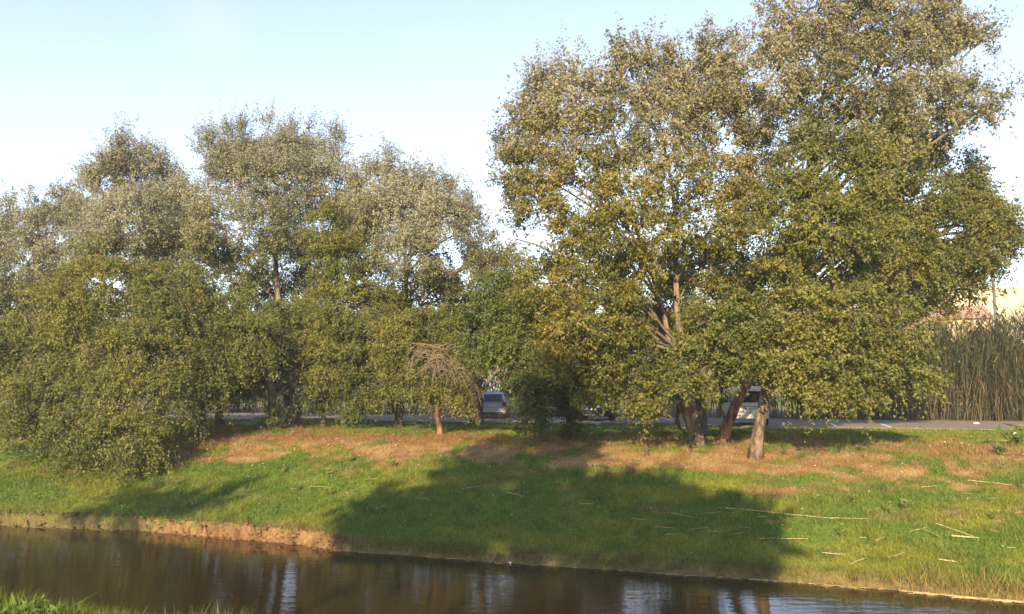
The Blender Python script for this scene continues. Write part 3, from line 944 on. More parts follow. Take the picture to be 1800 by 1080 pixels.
# dark trees beyond the reeds
for i, (px, top) in enumerate([(40, 560), (160, 575), (290, 555), (420, 565), (560, 560), (690, 550), (820, 560), (950, 565), (1080, 545), (1210, 560), (1320, 570), (1430, 600), (1540, 612), (1650, 612), (1760, 616)]):
    Yb_ = 66 - 0.006 * px + (i % 3)
    b_ = at(px, 690, Yb_)
    make_tree('background_tree', 'dark tree beyond the reeds, %s from the left in that row' % ['first', 'second', 'third', 'fourth', 'fifth', 'sixth', 'seventh', 'eighth', 'ninth', 'tenth', 'eleventh', 'twelfth', 'thirteenth', 'fourteenth', 'fifteenth'][i],
              (b_[0], b_[1], 2.75), [(px, top + 40, 0)], [(px - 26, top + 40, 40, 34, 0), (px + 30, top + 34, 42, 34, 0.6), (px, top + 70, 66, 34, 0), (px + 10, top + 15, 34, 26, 0), (px - 20, 672, 60, 18, -0.5)],
              Y=b_[1], leaf=0.2, pal='green', tip='olive', droop=0.3, cover=2.0, r0=0.18, bark='bark_dark', seed=80 + i, thr=0.40, group='trees beyond the reeds', shoots=0.3)

# dead drooping branches of the small tree
g = np.random.default_rng(5)
db = MB()


def arc(px0, py0, px1, py1, px2, py2, Y, r, n=8):
    p = bezier(at(px0, py0, Y), at(px1, py1, Y + g.uniform(-.4, .2)), at(px2, py2, Y + g.uniform(-.5, .1)), n)
    p[1:-1] += (g.random((n - 2, 3)) - 0.5) * 0.05
    db.tube([tuple(q_ - sm_B) for q_ in p], list(np.linspace(r * 0.8, 0.006, n)), 5, cap=False)
    return p


Yd = sm_B[1] - 1.3
arc(772, 660, 772, 625, 768, 610, Yd + .2, 0.035)
arc(768, 612, 745, 602, 698, 604, Yd, 0.032)
arc(768, 612, 790, 600, 806, 602, Yd, 0.03)
arc(767, 612, 752, 650, 714, 668, Yd, 0.03)
arc(805, 612, 800, 650, 760, 668, Yd, 0.028)
arc(808, 618, 800, 635, 762, 640, Yd, 0.022)
for i in range(90):
    x0 = g.uniform(735, 832)
    y0 = 606 + 78 * g.random() * (0.35 + 0.65 * (x0 - 735) / 97)
    dr = 1 if g.random() < 0.62 else -1
    L = g.uniform(18, 48)
    arc(x0, y0, x0 + dr * L * 0.6, y0 - g.uniform(2, 14), x0 + dr * L * g.uniform(.7, 1.0), y0 + g.uniform(14, 46), Yd + g.uniform(-.5, .5), g.uniform(0.012, 0.024))
db.build('dead_branches', M['dead_branch'], sm_root, smooth=True)

# ------------------------------------------------------------------ trees on the near bank (behind the camera) that shade the far bank
NG = 'trees on the near bank'


def sunward(p, Yc):
    """the point at depth Yc on the line from p to the sun"""
    k = (Yc - p[1]) / SUNV.y
    return p + np.array(SUNV) * k


def shade_lobes(pix, r, Yc):
    o = []
    for q_ in pix:
        p = foot(q_[0], q_[1]) if len(q_) == 2 else at(*q_)
        c = sunward(p, Yc)
        o.append((c[0], c[1] + 0.5 * math.sin(7 * q_[0]), c[2], r, r))
    return o


for (nm, lb, pix, r, bx, hz) in [
    ('poplar_tree', 'tall narrow poplar behind the viewer, its shadow falls over the middle of the bank',
     [(880, 790), (945, 790), (1010, 800), (900, 850), (970, 850), (1040, 860), (920, 910), (1000, 920), (960, 970), (940, 720, 29), (1000, 755, 30)], 1.0, 0, 20),
    ('round_tree', 'round crowned tree behind the viewer, right of the tall poplar there',
     [(1090, 880), (1150, 885), (1210, 905), (1265, 915), (1305, 930), (1060, 930), (1130, 930), (1200, 945), (1270, 965), (1310, 985), (1080, 970), (1150, 980), (1230, 990)], 1.0, 0, 12),
    ('round_tree', 'round crowned tree behind the viewer, left of the tall poplar there',
     [(820, 855), (770, 880), (700, 890), (640, 905), (850, 905), (780, 925), (700, 930), (630, 940), (860, 960), (760, 960), (820, 820)], 1.0, 0, 12),
    ('round_tree', 'wide low tree behind the viewer, farthest to the left',
     [(180, 885), (260, 880), (340, 880), (400, 866), (230, 893), (310, 893)], 0.55, 0, 13)]:
    L_ = shade_lobes(pix, r, -5.0)
    m_ = np.mean([q_[:3] for q_ in L_], 0)
    make_tree(nm, lb, (m_[0], -5.6, 2.9), [], [], leaf=0.22, cover=3.0 if r > 0.8 else 2.0, r0=0.24, seed=50 + len(pix), thr=0.36, droop=0.1, group=NG, world_lobes=L_, stem_to=(m_[0], -5.0, m_[2]), shoots=0.3)

# ------------------------------------------------------------------ giant reeds
def reeds(name, label, n, s0, s1, t0, t1, hmin, hmax, seed):
    g = np.random.default_rng(seed)
    s = np.where(g.random(n) < 0.4, g.uniform(s0, 2, n), g.uniform(2, s1, n))
    t = g.uniform(t0, t1, n)
    x, y = st2xy(s, t)
    z = ground_h(s, t) - 0.05
    B = np.stack([x, y, z], 1)
    H = g.uniform(hmin, hmax, n) * (0.85 + 0.3 * fbm(s * 0.35, 4.0, 0, 2))
    lean = g.normal(size=(n, 2)) * 0.14 + 0.10 * (fbm(s * 0.5, t * 0.5, 3, 2) - 0.5)[:, None]
    T = B + np.stack([lean[:, 0] * H, lean[:, 1] * H, H], 1)
    Mi = 0.5 * (B + T) + np.stack([0 * H, 0 * H, 0.03 * H], 1)
    V, F = twig_mesh(B, Mi, T, np.full(n, 0.022))
    dead = g.random(n) < 0.35
    cs = np.where(dead[:, None], np.array([0.17, 0.125, 0.068]), np.array([0.10, 0.105, 0.042]))
    cols = np.repeat(cs * (0.7 + 0.6 * g.random((n, 1))), 9, 0)
    # leaves: arching strips of two segments
    per = 16
    idx = np.repeat(np.arange(n), per)
    m = len(idx)
    u = 0.10 + 0.92 * g.random(m) ** 0.8
    P = B[idx] + (T - B)[idx] * u[:, None]
    az = g.uniform(0, 2 * math.pi, m)
    out = np.stack([np.cos(az), np.sin(az), np.zeros(m)], 1)
    L = g.uniform(0.45, 1.0, m)
    W = g.uniform(0.03, 0.06, m)
    side = np.stack([-np.sin(az), np.cos(az), np.zeros(m)], 1) * W[:, None]
    up = np.array([0, 0, 1.0])
    k1 = P + out * (0.45 * L)[:, None] + up * (0.42 * L)[:, None]
    k2 = P + out * (0.95 * L)[:, None] + up * ((g.uniform(-0.45, 0.5, m)) * L)[:, None]
    Vl = np.stack([P - side * 0.5, P + side * 0.5, k1 + side * 0.5, k1 - side * 0.5, k2 + side * 0.06, k2 - side * 0.06], 1).reshape(-1, 3)
    b0 = np.arange(m)[:, None] * 6
    Fl = np.concatenate([b0 + np.array([[0, 1, 2, 3]]), b0 + np.array([[3, 2, 4, 5]])], 0) + len(V)
    lc = np.where((g.random(m) < np.where(u < 0.4, 0.6, 0.10))[:, None], np.array([0.19, 0.145, 0.08]), np.array([0.088, 0.105, 0.038]))
    lc = lc * (0.65 + 0.7 * g.random((m, 1)))
    ob = np_mesh(name, np.concatenate([V, Vl]), np.concatenate([F, Fl]), M['reed'], colors=np.concatenate([cols, np.repeat(lc, 6, 0)]))
    tag(ob, label, 'reeds', kind='stuff')
    return ob


reeds('reed_bed', 'tall dense giant reeds lining the far side of the road', 3300, -48, 32, 51.6, 56.5, 4.6, 6.3, 31)

# ------------------------------------------------------------------ grass
def grass(name, label, n, s0, s1, t0, t1, h0, h1, w, seed, dens=None, dark=1.0):
    g = np.random.default_rng(seed)
    s = g.uniform(s0, s1, n)
    t = g.uniform(t0, t1, n)
    if dens is not None:
        k = g.random(n) < dens(s, t)
        s, t = s[k], t[k]
    n = len(s)
    x, y = st2xy(s, t)
    z = ground_h(s, t)
    B = np.stack([x, y, z - 0.01], 1)
    tuft = fbm(s * 1.4, t * 1.4, 3.0, 3)
    H = g.uniform(h0, h1, n) * (0.45 + 1.1 * tuft)
    az = g.uniform(0, 2 * math.pi, n)
    side = np.stack([np.cos(az), np.sin(az), 0 * az], 1) * (w * (0.6 + 0.8 * g.random(n)))[:, None]
    lean = g.normal(size=(n, 2)) * 0.45
    T = B + np.stack([lean[:, 0] * H, lean[:, 1] * H, H], 1)
    V = np.stack([B - side, B + side, T], 1).reshape(-1, 3)
    F = np.arange(3 * n).reshape(-1, 3)
    c = ground_color(s, t) * (0.6 + 0.8 * g.random((n, 1))) * dark
    yl = g.random(n) < 0.06
    c[yl] = c[yl] * 0.4 + np.array([0.36, 0.29, 0.11]) * 0.6
    ob = np_mesh(name, V, F, M['grass'], colors=np.repeat(c, 3, 0))
    return tag(ob, label, 'grass', kind='stuff')


def bank_d(s, t):
    return np.clip(1.0 - 0.75 * sstep(0.3, 0.9, dryness(s, t)), 0, 1) * (t > waterline(s) + 0.16)


grass('bank_grass', 'short green grass covering the far bank', 480000, -30, 12, 20.2, 34.5, 0.05, 0.13, 0.011, 41, bank_d)


def tuft_d(s, t):
    return (t > waterline(s) + 0.3) * np.clip(sstep(0.62, 0.74, vnoise(s * 2.6, t * 2.6, 50.0)) * sstep(0.4, 0.7, fbm(s * 0.5, t * 0.5, 60.0)) + 0.03, 0, 1)


grass('grass_tufts', 'taller tufts of coarse grass scattered over the bank', 150000, -30, 12, 20.6, 33.5, 0.14, 0.30, 0.009, 45, tuft_d)
grass('verge_grass', 'shaded mown grass between the trees and the road', 40000, -34, 22, 34.2, 40.6, 0.05, 0.11, 0.016, 42)


def edge_d(s, t):
    return np.exp(-((t - waterline(s) - 0.25) / 0.22) ** 2) * (0.5 + 0.5 * sstep(-12.0, -10.0, s)) * (0.35 + 0.65 * sstep(0.4, 0.6, fbm(s * 0.8, 1.0)))


def edge_grass():
    ob = grass('edge_grass', 'dry overhanging grass along the waterline', 60000, -28, 10, 20.1, 22.0, 0.12, 0.32, 0.007, 43, edge_d)
    a = ob.data.color_attributes['tint']
    n = len(ob.data.vertices)
    c = np.zeros(n * 4, np.float32)
    a.data.foreach_get('color', c)
    c = c.reshape(-1, 4)
    g = np.random.default_rng(3)
    k = np.repeat(g.random(n // 3), 3)
    dry = np.array([0.33, 0.24, 0.085])
    x_ = np.zeros(n * 3, np.float32)
    ob.data.vertices.foreach_get('co', x_)
    x_ = x_.reshape(-1, 3)
    s_ = x_[:, 0] * CT - x_[:, 1] * ST
    lim = 0.22 + 0.5 * sstep(-1.0, 4.0, s_)
    c[:, :3] = np.where((k < lim)[:, None], dry * (0.55 + k[:, None]), np.array([0.13, 0.15, 0.03]) * (0.5 + k[:, None]))
    a.data.foreach_set('color', c.ravel())


edge_grass()
grass('near_grass', 'grass and weeds on the near bank at the lower left corner', 46000, -10.0, -0.5, 3.4, 6.0, 0.06, 0.22, 0.006, 44, dark=0.85)

# floating straw line at the water's edge, right side
g = np.random.default_rng(12)
n = 2600
s = g.uniform(-9.5, 9.5, n)
k = g.random(n) < (0.06 + 0.5 * sstep(-4, 4, s)) * (0.12 + 0.88 * sstep(0.4, 0.62, fbm(s * 1.1, 8.0)))
s = s[k]
n = len(s)
t = waterline(s) - 0.02 - np.abs(g.normal(size=n)) * 0.09
x, y = st2xy(s, t)
az = -TH + g.normal(size=n) * 0.35
L = g.uniform(0.08, 0.32, n)
d = np.stack([np.cos(az), np.sin(az), 0 * az], 1)
C = np.stack([x, y, 0 * x + 0.012], 1)
Z = np.zeros(n)
V, F = twig_mesh(C, C + d * (L * .5)[:, None] + np.stack([Z, Z, Z + .01], 1), C + d * L[:, None], np.full(n, 0.009))
ob = np_mesh('floating_straw', V, F, M['straw'])
tag(ob, 'straw and plant debris floating along the waterline', 'debris', kind='stuff')

# fallen leaves on the bank
n = 5200
s = g.uniform(-26, 12, n)
t = g.uniform(21.2, 34, n)
k = g.random(n) < 0.15 + 0.85 * dryness(s, t)
s, t = s[k], t[k]
n = len(s)
x, y = st2xy(s, t)
C = np.stack([x, y, ground_h(s, t) + 0.045], 1)
V, F = leaf_mesh(C, np.array([0, -0.2, 1.0]) + 0.5 * g.normal(size=(n, 3)), g.normal(size=(n, 3)), g.uniform(0.035, 0.075, n), g.uniform(0.03, 0.06, n))
pal = np.array([[0.42, 0.30, 0.13], [0.50, 0.44, 0.30], [0.25, 0.14, 0.06], [0.56, 0.53, 0.42]])
ob = np_mesh('fallen_leaves', V, F, M['grass'], colors=np.repeat(pal[g.integers(0, 4, n)], 3, 0))
tag(ob, 'dry fallen leaves strewn over the bank', 'leaves', kind='stuff')

# crumbled clods of mud along the cut bank
n = 900
s = -27 + 15.2 * g.random(n) ** 0.8
e_ = g.uniform(-0.16, 0.34, n)
t = waterline(s) + e_
x, y = st2xy(s, t)
C = np.stack([x, y, np.maximum(ground_h(s, t), -0.03) + 0.01], 1)
cube = np.array([[a_, b_, c_] for a_ in (-1, 1) for b_ in (-1, 1) for c_ in (-1, 1)], float)
sz = 0.015 + 0.05 * g.random((n, 1, 1)) ** 2.5
V = C[:, None] + cube[None] * sz * (0.45 + 0.75 * g.random((n, 8, 3))) * np.array([1.3, 1.0, 0.7])
F = (np.arange(n)[:, None, None] * 8 + np.array([(0, 1, 3, 2), (4, 6, 7, 5), (0, 4, 5, 1), (2, 3, 7, 6), (0, 2, 6, 4), (1, 5, 7, 3)])[None]).reshape(-1, 4)
cc = C_MUD * (0.75 + 0.5 * g.random((n, 1)))
gr = (1 - sstep(-20.5, -18.0, s))[:, None] * 0.6
cc = cc * (1 - gr) + np.array([0.10, 0.09, 0.04]) * gr
ob = np_mesh('mud_clods', V.reshape(-1, 3), F, M['ground'], colors=np.repeat(cc, 8, 0))
tag(ob, 'crumbled clods of mud along the cut bank', 'mud', kind='stuff')

# ------------------------------------------------------------------ dry canes on the grass
ORD = ['first', 'second', 'third', 'fourth', 'fifth', 'sixth', 'seventh', 'eighth', 'ninth', 'tenth', 'eleventh', 'twelfth', 'thirteenth', 'fourteenth', 'fifteenth']


def cane(px0, py0, px1, py1, label, group=None, r=0.014):
    a, b = foot(px0, py0), foot(px1, py1)
    r = 0.72 * r
    e = a
    m = 6
    P = []
    for i in range(m):
        u = i / (m - 1)
        p = a + (b - a) * u
        jt = (0.0 if i in (0, m - 1) else 1.0) * 0.016 * min(3.0, np.linalg.norm(b - a)) * np.sin(px0 * 1.7 + i * 1.4)
        P.append((p[0] - e[0] + 0.3 * jt, p[1] - e[1] + jt * 1.6, 0.3 * max(gz(p[0], p[1]), a[2] + (b[2] - a[2]) * u) + 0.7 * (a[2] + (b[2] - a[2]) * u) + 0.05 - e[2]))
    mb = MB()
    mb.tube(P, list(np.linspace(r, r * 0.55, m)), 6)
    for i in range(1, m - 1):      # nodes of the cane
        d = (Vector(P[i + 1]) - Vector(P[i - 1])).normalized()
        mb.tube([tuple(Vector(P[i]) - d * 0.012), tuple(Vector(P[i]) + d * 0.012)], r * 1.25, 6)
    ob = mb.build('dry_cane', M['straw'], loc=tuple(e))
    return tag(ob, label, 'cane', group)


CG = 'dry canes lying on the grass'
cane(1275, 897, 1465, 916, 'longest pale dry cane lying across the grass at the edge of the shadow', CG, 0.02)
cane(1460, 915, 1525, 916, 'short pale cane at the end of the longest dry cane', CG)
cane(1335, 951, 1420, 952, 'straight pale cane crossing from shadow into the sunlit grass', CG, 0.018)
cane(1645, 924, 1712, 948, 'slanting dry cane of the pile on the sunlit right-hand grass', CG, 0.017)
cane(1672, 946, 1722, 950, 'thick flat-lying cane of the pile on the sunlit right-hand grass', CG, 0.028)
cane(1492, 997, 1524, 984, 'pale cane slanting up to the right near the right-hand waterline', CG)
cane(1650, 987, 1682, 992, 'broad pale cane near the right-hand waterline', CG, 0.02)
cane(1700, 848, 1780, 856, 'pale cane on the dry patch at the far right', CG)
cane(890, 868, 920, 876, 'short pale cane in the shade below the drooping tree', CG)
cane(1018, 889, 1042, 889, 'small pale cane in the middle of the shaded grass', CG)
cane(1445, 977, 1484, 979, 'short level cane on bright grass above the right waterline', CG)
g = np.random.default_rng(77)
spots = [(1180, 905), (1230, 907), (1150, 930), (1210, 935), (1245, 938), (1280, 944), (1170, 944), (1300, 930), (1110, 915), (1330, 912), (730, 880), (812, 862), (545, 858), (640, 846)]
for i, (px, py) in enumerate(sorted(spots)):
    L = g.uniform(16, 44)
    cane(px, py, px + L, py + L * g.uniform(-0.16, 0.22), 'thin dry cane in the shaded bank grass, %s from the left' % ORD[i], 'thin canes in the shaded grass', 0.011)
spots = [(1540, 955), (1600, 938), (1625, 935), (1560, 985), (1740, 935), (1770, 968), (1740, 880), (1620, 860), (1690, 870), (1510, 950), (1785, 905)]
for i, (px, py) in enumerate(sorted(spots)):
    L = g.uniform(14, 34)
    cane(px, py, min(px + L, 1798), py + L * g.uniform(-0.5, 0.5), 'thin dry cane in the sunlit right-hand grass, %s from the left' % ORD[i], 'thin canes in the sunlit grass', 0.012)

# ------------------------------------------------------------------ weeds
def weed(p, h, nst, spread, lsz, label, group, seed, col=(0.12, 0.17, 0.035), name='leafy_weed', broad=0.45):
    g = np.random.default_rng(seed)
    root = empty(name, tuple(p))
    tag(root, label, 'weed', group)
    P0 = g.normal(size=(nst, 3)) * np.array([0.03, 0.03, 0])
    d = unit(np.array([0, 0, 1.0]) + spread * g.normal(size=(nst, 3)) * np.array([1, 1, 0.1]))
    L = h * g.uniform(0.6, 1.0, nst)
    P1 = P0 + d * (0.5 * L)[:, None]
    P2 = P0 + d * L[:, None] + g.normal(size=(nst, 3)) * 0.08 * h
    V, F = twig_mesh(P0, P1, P2, np.full(nst, 0.006))
    np_mesh('stem', V, F, M['grass'], root, colors=np.full((len(V), 3), 0.14) * np.array([1, 1.1, 0.4]))
    per = 9
    i = np.repeat(np.arange(nst), per)
    u = 0.15 + 0.85 * g.random(len(i))
    C = P0[i] + (P2 - P0)[i] * u[:, None]
    out = g.normal(size=(len(i), 3)) * np.array([1, 1, 0.25]) + np.array([0, 0, 0.5])
    nrm = np.array([0, -0.3, 0.8]) + 0.6 * g.normal(size=(len(i), 3))
    sz = lsz * g.uniform(0.6, 1.2, len(i))
    V, F = leaf_mesh(C, nrm, out, sz, sz * broad)
    c = np.array(col) * g.uniform(0.7, 1.35, (len(i), 1))
    np_mesh('leaves', V, F, M['grass'], root, colors=np.repeat(c, 3, 0))
    return root


k = 0
for (px, py, h, n_, l) in [(1785, 788, 0.9, 10, 0.26), (1760, 800, 0.5, 8, 0.2)]:
    weed(foot(px, py), h, n_, 0.5, l, 'bushy leafy weed at the right edge of the bank near the road' if k == 0 else 'low spreading weed beside the bushy one at the right edge', None, 200 + k)
    k += 1
for i, (px, py) in enumerate(sorted([(1562, 905), (1595, 903), (1430, 885), (1500, 890), (1170, 858), (1185, 862), (1795, 860), (1748, 915), (1590, 900), (1480, 945)])):
    weed(foot(px, py), g.uniform(0.3, 0.6), 4, 0.25, 0.11, 'small upright weed on the sunlit right-hand bank, %s from the left' % ORD[i], 'weeds on the right-hand bank', 220 + k, (0.17, 0.20, 0.045))
    k += 1
for i, (px, py) in enumerate(sorted([(580, 838), (500, 832), (520, 865), (340, 870), (430, 852), (280, 850), (90, 836), (100, 842), (180, 830), (690, 822), (580, 870), (755, 862), (665, 905), (612, 812)])):
    weed(foot(px, py), g.uniform(0.18, 0.42), 6, 0.5, 0.12, 'small leafy weed on the left-hand bank, %s from the left' % ORD[i], 'weeds on the left-hand bank', 240 + k, (0.17, 0.20, 0.045))
    k += 1
# weeds at the lower left corner, on the near bank
def near(px, py):
    return ray_ground(px, py, np.arange(2.0, 9.0, 0.02))
weed(near(60, 1092), 0.22, 9, 0.9, 0.10, 'low green weed in the lower left corner', None, 300, (0.13, 0.20, 0.04), broad=0.5)
for i, px in enumerate((15, 110, 165, 280)):
    weed(near(px, 1094 - 8 * (i % 2)), 0.16, 7, 1.0, 0.085, 'small leafy weed among the near-bank grass, %s from the left' % ORD[i], 'weeds on the near bank', 310 + i, (0.12, 0.18, 0.035), broad=0.55)
weed(near(215, 1092), 0.20, 8, 0.9, 0.10, 'broad leaved weed on the near bank, right of the corner weed', None, 301, (0.16, 0.21, 0.04), broad=0.6)


def big_leaf(p, label, az, L, col):
    """one broad leaf on its stalk, cupped along the midrib"""
    root = empty('broad_leaf', tuple(p))
    tag(root, label, 'leaf')
    d = np.array([math.cos(az), math.sin(az), 0])
    sd = np.array([-math.sin(az), math.cos(az), 0])
    V, F, n = [], [], 9
    for i in range(n):
        u = i / (n - 1)
        w_ = 0.30 * L * math.sin(math.pi * min(1, 0.06 + u * 0.94)) ** 0.7 * (1 - 0.35 * u)
        c = d * L * u + np.array([0, 0, 0.12 + 0.28 * L * math.sin(u * 2.0)])
        for k_ in (-1, 0, 1):
            V.append(c + sd * w_ * k_ + np.array([0, 0, 0.25 * w_ * abs(k_)]))
    for i in range(n - 1):
        for k_ in range(2):
            a_ = i * 3 + k_
            F.append((a_, a_ + 1, a_ + 4, a_ + 3))
    V = np.array(V)
    np_mesh('blade', V, np.array(F), M['grass'], root, colors=np.tile(np.array(col), (len(V), 1)), smooth=True)
    MB().tube([(0, 0, -0.02), tuple(d * 0.0 + np.array([0, 0, 0.06])), tuple(V[1])], 0.005, 6).build('stalk', M['straw'], root)


big_leaf(near(252, 1096), 'single yellow-green broad leaf above the near bank, lower left', 0.3, 0.11, (0.34, 0.33, 0.05))
big_leaf(near(428, 1100), 'green pointed leaf poking up at the bottom edge of the photo', 0.2, 0.17, (0.15, 0.24, 0.05))
big_leaf(near(215, 1080), 'green upright leaf above the grass in the lower left', 0.5, 0.13, (0.14, 0.21, 0.04))

# ------------------------------------------------------------------ vehicles
def wheel(parent, x, y, r=0.31, w_=0.19):
    t_ = MB().lathe([(-w_ / 2, r * 0.62), (-w_ / 2, r * 0.93), (-w_ / 2 + 0.03, r), (w_ / 2 - 0.03, r), (w_ / 2, r * 0.93), (w_ / 2, r * 0.62)], 24, 'x')
    wl_ = t_.build('wheel', M['tyre'], parent, smooth=False, loc=(x, y, r))
    sx = 1 if x > 0 else -1
    MB().lathe([(sx * (w_ / 2 - 0.03), r * 0.1), (sx * (w_ / 2 - 0.02), r * 0.60), (sx * (w_ / 2 + 0.004), r * 0.61), (sx * (w_ / 2 + 0.004), r * 0.52), (sx * (w_ / 2 - 0.012), r * 0.45), (sx * (w_ / 2 + 0.004), r * 0.12)], 24, 'x').build('rim', M['rim'], wl_)


def car_body(stations, name, mat, root):
    V, F = [], []
    for (y, w_, zs, zb, zt, wt) in stations:
        half = [(w_ - 0.10, zs), (w_ - 0.01, zs + 0.10), (w_ + 0.012, 0.5 * (zs + zb)), (w_, zb), (wt + 0.02, zt - 0.07), (wt - 0.08, zt - 0.01), (wt * 0.5, zt + 0.015)]
        ring = [(x, y, z) for x, z in half] + [(-x, y, z) for x, z in reversed(half)]
        V += ring
    n = 14
    for i in range(len(stations) - 1):
        for k in range(n):
            k2 = (k + 1) % n
            F.append((i * n + k, (i + 1) * n + k, (i + 1) * n + k2, i * n + k2))
    F.append(tuple(range(n)))
    m = (len(stations) - 1) * n
    F.append(tuple(range(m + n - 1, m - 1, -1)))
    ob = MB().add(V, F).build(name, mat, root, smooth=True)
    md = ob.modifiers.new('edge', 'EDGE_SPLIT')
    md.split_angle = R(38)
    return ob


def hatchback(loc, rz, paint, label):
    root = empty('parked_car', loc, rz)
    tag(root, label, 'car')
    st = [(0.00, 0.76, 0.40, 0.66, 0.70, 0.72), (0.05, 0.83, 0.30, 0.72, 0.76, 0.80), (0.09, 0.84, 0.28, 0.95, 1.00, 0.78), (0.40, 0.86, 0.25, 1.00, 1.50, 0.62), (0.62, 0.865, 0.24, 1.00, 1.56, 0.63),
          (1.7, 0.87, 0.22, 0.98, 1.60, 0.64), (2.45, 0.87, 0.22, 0.95, 1.53, 0.63), (3.15, 0.86, 0.22, 0.92, 1.00, 0.76), (3.75, 0.82, 0.24, 0.80, 0.90, 0.72), (3.98, 0.74, 0.34, 0.62, 0.70, 0.66)]
    body = car_body(st, 'body', paint, root)
    MB().slab([(-0.66, 0.075, 1.02), (0.66, 0.075, 1.02), (0.54, 0.375, 1.45), (-0.54, 0.375, 1.45)], 0.018).build('rear_window', M['glass'], root)
    MB().box(-0.74, 0.74, -0.05, 0.03, 0.36, 0.62).build('rear_bumper', paint, root)
    MB().box(-0.60, 0.60, -0.065, -0.03, 0.30, 0.385).build('bumper_trim', M['plastic'], root)
    MB().box(-0.26, 0.26, 0.018, 0.04, 0.74, 0.86).build('number_plate', M['plate'], root)
    for sx in (-1, 1):
        x0, x1 = sorted((sx * 0.60, sx * 0.80))
        MB().slab([(x0, 0.03, 0.72), (x1, 0.05, 0.72), (x1, 0.07, 0.98), (x0, 0.06, 0.98)], 0.03).build('tail_lamp', M['redlamp'], root)
        pts = [(sx * 0.862, 0.55, 1.03), (sx * 0.862, 2.85, 1.0), (sx * 0.70, 2.42, 1.42), (sx * 0.685, 0.62, 1.46)]
        if sx < 0:
            pts = pts[::-1]
        MB().slab(pts, 0.016).build('side_window', M['glass'], root)
        MB().box(min(sx * 0.88, sx * 1.03), max(sx * 0.88, sx * 1.03), 2.62, 2.72, 0.98, 1.10).build('mirror', paint, root)
        MB().tube([(sx * 0.58, 0.75, 1.60), (sx * 0.58, 0.85, 1.64), (sx * 0.58, 2.1, 1.65), (sx * 0.58, 2.2, 1.60)], 0.015, 6).build('roof_rail', M['plastic'], root)
        for y in (0.68, 3.15):
            wheel(root, sx * 0.78, y)
    MB().tube([(0, 0.1, 0.30), (0, 0.4, 0.26), (0, 3.6, 0.24)], 0.06, 8).build('exhaust', M['plastic'], root)
    return root


def van(loc, rz):
    root = empty('parked_van', loc, rz)
    tag(root, 'pale champagne van seen from behind between the right-hand stems', 'van')
    st = [(0.00, 0.82, 0.42, 0.95, 1.05, 0.80), (0.04, 0.87, 0.36, 1.02, 1.74, 0.74), (0.20, 0.885, 0.32, 1.05, 1.86, 0.72), (0.6, 0.89, 0.30, 1.05, 1.89, 0.73), (2.2, 0.89, 0.30, 1.02, 1.89, 0.73), (2.9, 0.89, 0.30, 1.0, 1.80, 0.71), (3.55, 0.88, 0.30, 0.98, 1.10, 0.78), (4.1, 0.84, 0.32, 0.86, 0.98, 0.74), (4.3, 0.76, 0.40, 0.66, 0.76, 0.68)]
    car_body(st, 'body', M['beige'], root)
    MB().slab([(-0.66, 0.0, 1.12), (0.66, 0.0, 1.12), (0.60, 0.012, 1.66), (-0.60, 0.012, 1.66)], 0.02).build('rear_window', M['glass'], root)
    MB().box(-0.84, 0.84, -0.10, 0.02, 0.36, 0.56).build('rear_bumper', M['beige'], root)
    MB().box(-0.27, 0.27, -0.016, 0.03, 0.82, 0.94).build('plate_recess', M['plastic'], root)
    MB().box(-0.25, 0.25, -0.022, -0.012, 0.84, 0.92).build('number_plate', M['plate'], root)
    MB().box(-0.30, 0.30, -0.045, 0.03, 0.95, 0.985).build('door_handle', M['beige'], root)
    MB().box(-0.008, 0.008, -0.006, 0.03, 0.57, 1.10).build('door_seam', M['plastic'], root)
    for sx in (-1, 1):
        a, b = sorted((sx * 0.74, sx * 0.87))
        MB().box(a, b, -0.012, 0.10, 0.80, 1.20).build('tail_lamp', M['redlamp'], root)
        pts = [(sx * 0.892, 0.5, 1.12), (sx * 0.892, 3.1, 1.08), (sx * 0.79, 2.75, 1.62), (sx * 0.775, 0.5, 1.68)]
        if sx < 0:
            pts = pts[::-1]
        MB().slab(pts, 0.014).build('side_window', M['glass'], root)
        MB().box(min(sx * 0.90, sx * 1.08), max(sx * 0.90, sx * 1.08), 3.0, 3.12, 1.02, 1.24).build('mirror', M['plastic'], root)
        for y in (0.75, 3.5):
            wheel(root, sx * 0.80, y, 0.33, 0.21)
    return root


RZ = -TH
zr = ROAD_Z + 0.02
pc = at(866, 700, 48.5)
hatchback((pc[0], pc[1], zr), R(-1.0), M['silver'], 'silver hatchback parked with its back to the camera beside a dark stem')
pc = at(1047, 700, 44.5)
hatchback((pc[0], pc[1], zr), R(-10), M['darkcar'], 'dark car almost hidden behind the leaves in the middle')
pc = at(1318, 700, 38.8)
van((pc[0], pc[1], zr), R(-9))

# wheel stops at the near end of the bays
def stop(s, label):
    x, y = st2xy(s, 40.9)
    root_p = MB()
    prof = [(-0.09, 0.0), (-0.07, 0.09), (0.07, 0.09), (0.09, 0.0)]
    v, f = [], []
    for xx in (-0.85, 0.85):
        v += [(xx, a, b) for a, b in prof]
    f = [(0, 1, 2, 3), (7, 6, 5, 4), (0, 4, 5, 1), (1, 5, 6, 2), (2, 6, 7, 3), (3, 7, 4, 0)]
    ob = root_p.add(v, f).build('wheel_stop', M['concrete'], loc=(x, y, ROAD_Z + 0.022))
    ob.rotation_euler = (0, 0, RZ)
    tag(ob, label, 'wheel stop', 'wheel stops at the ends of the parking bays')


for i, px in enumerate((447, 512, 578, 641, 1120, 1196)):
    stop(xy2st(*foot(px, 739.5)[:2])[0], 'low concrete wheel stop at the grass end of the parking bays, %s from the left' % ORD[i])
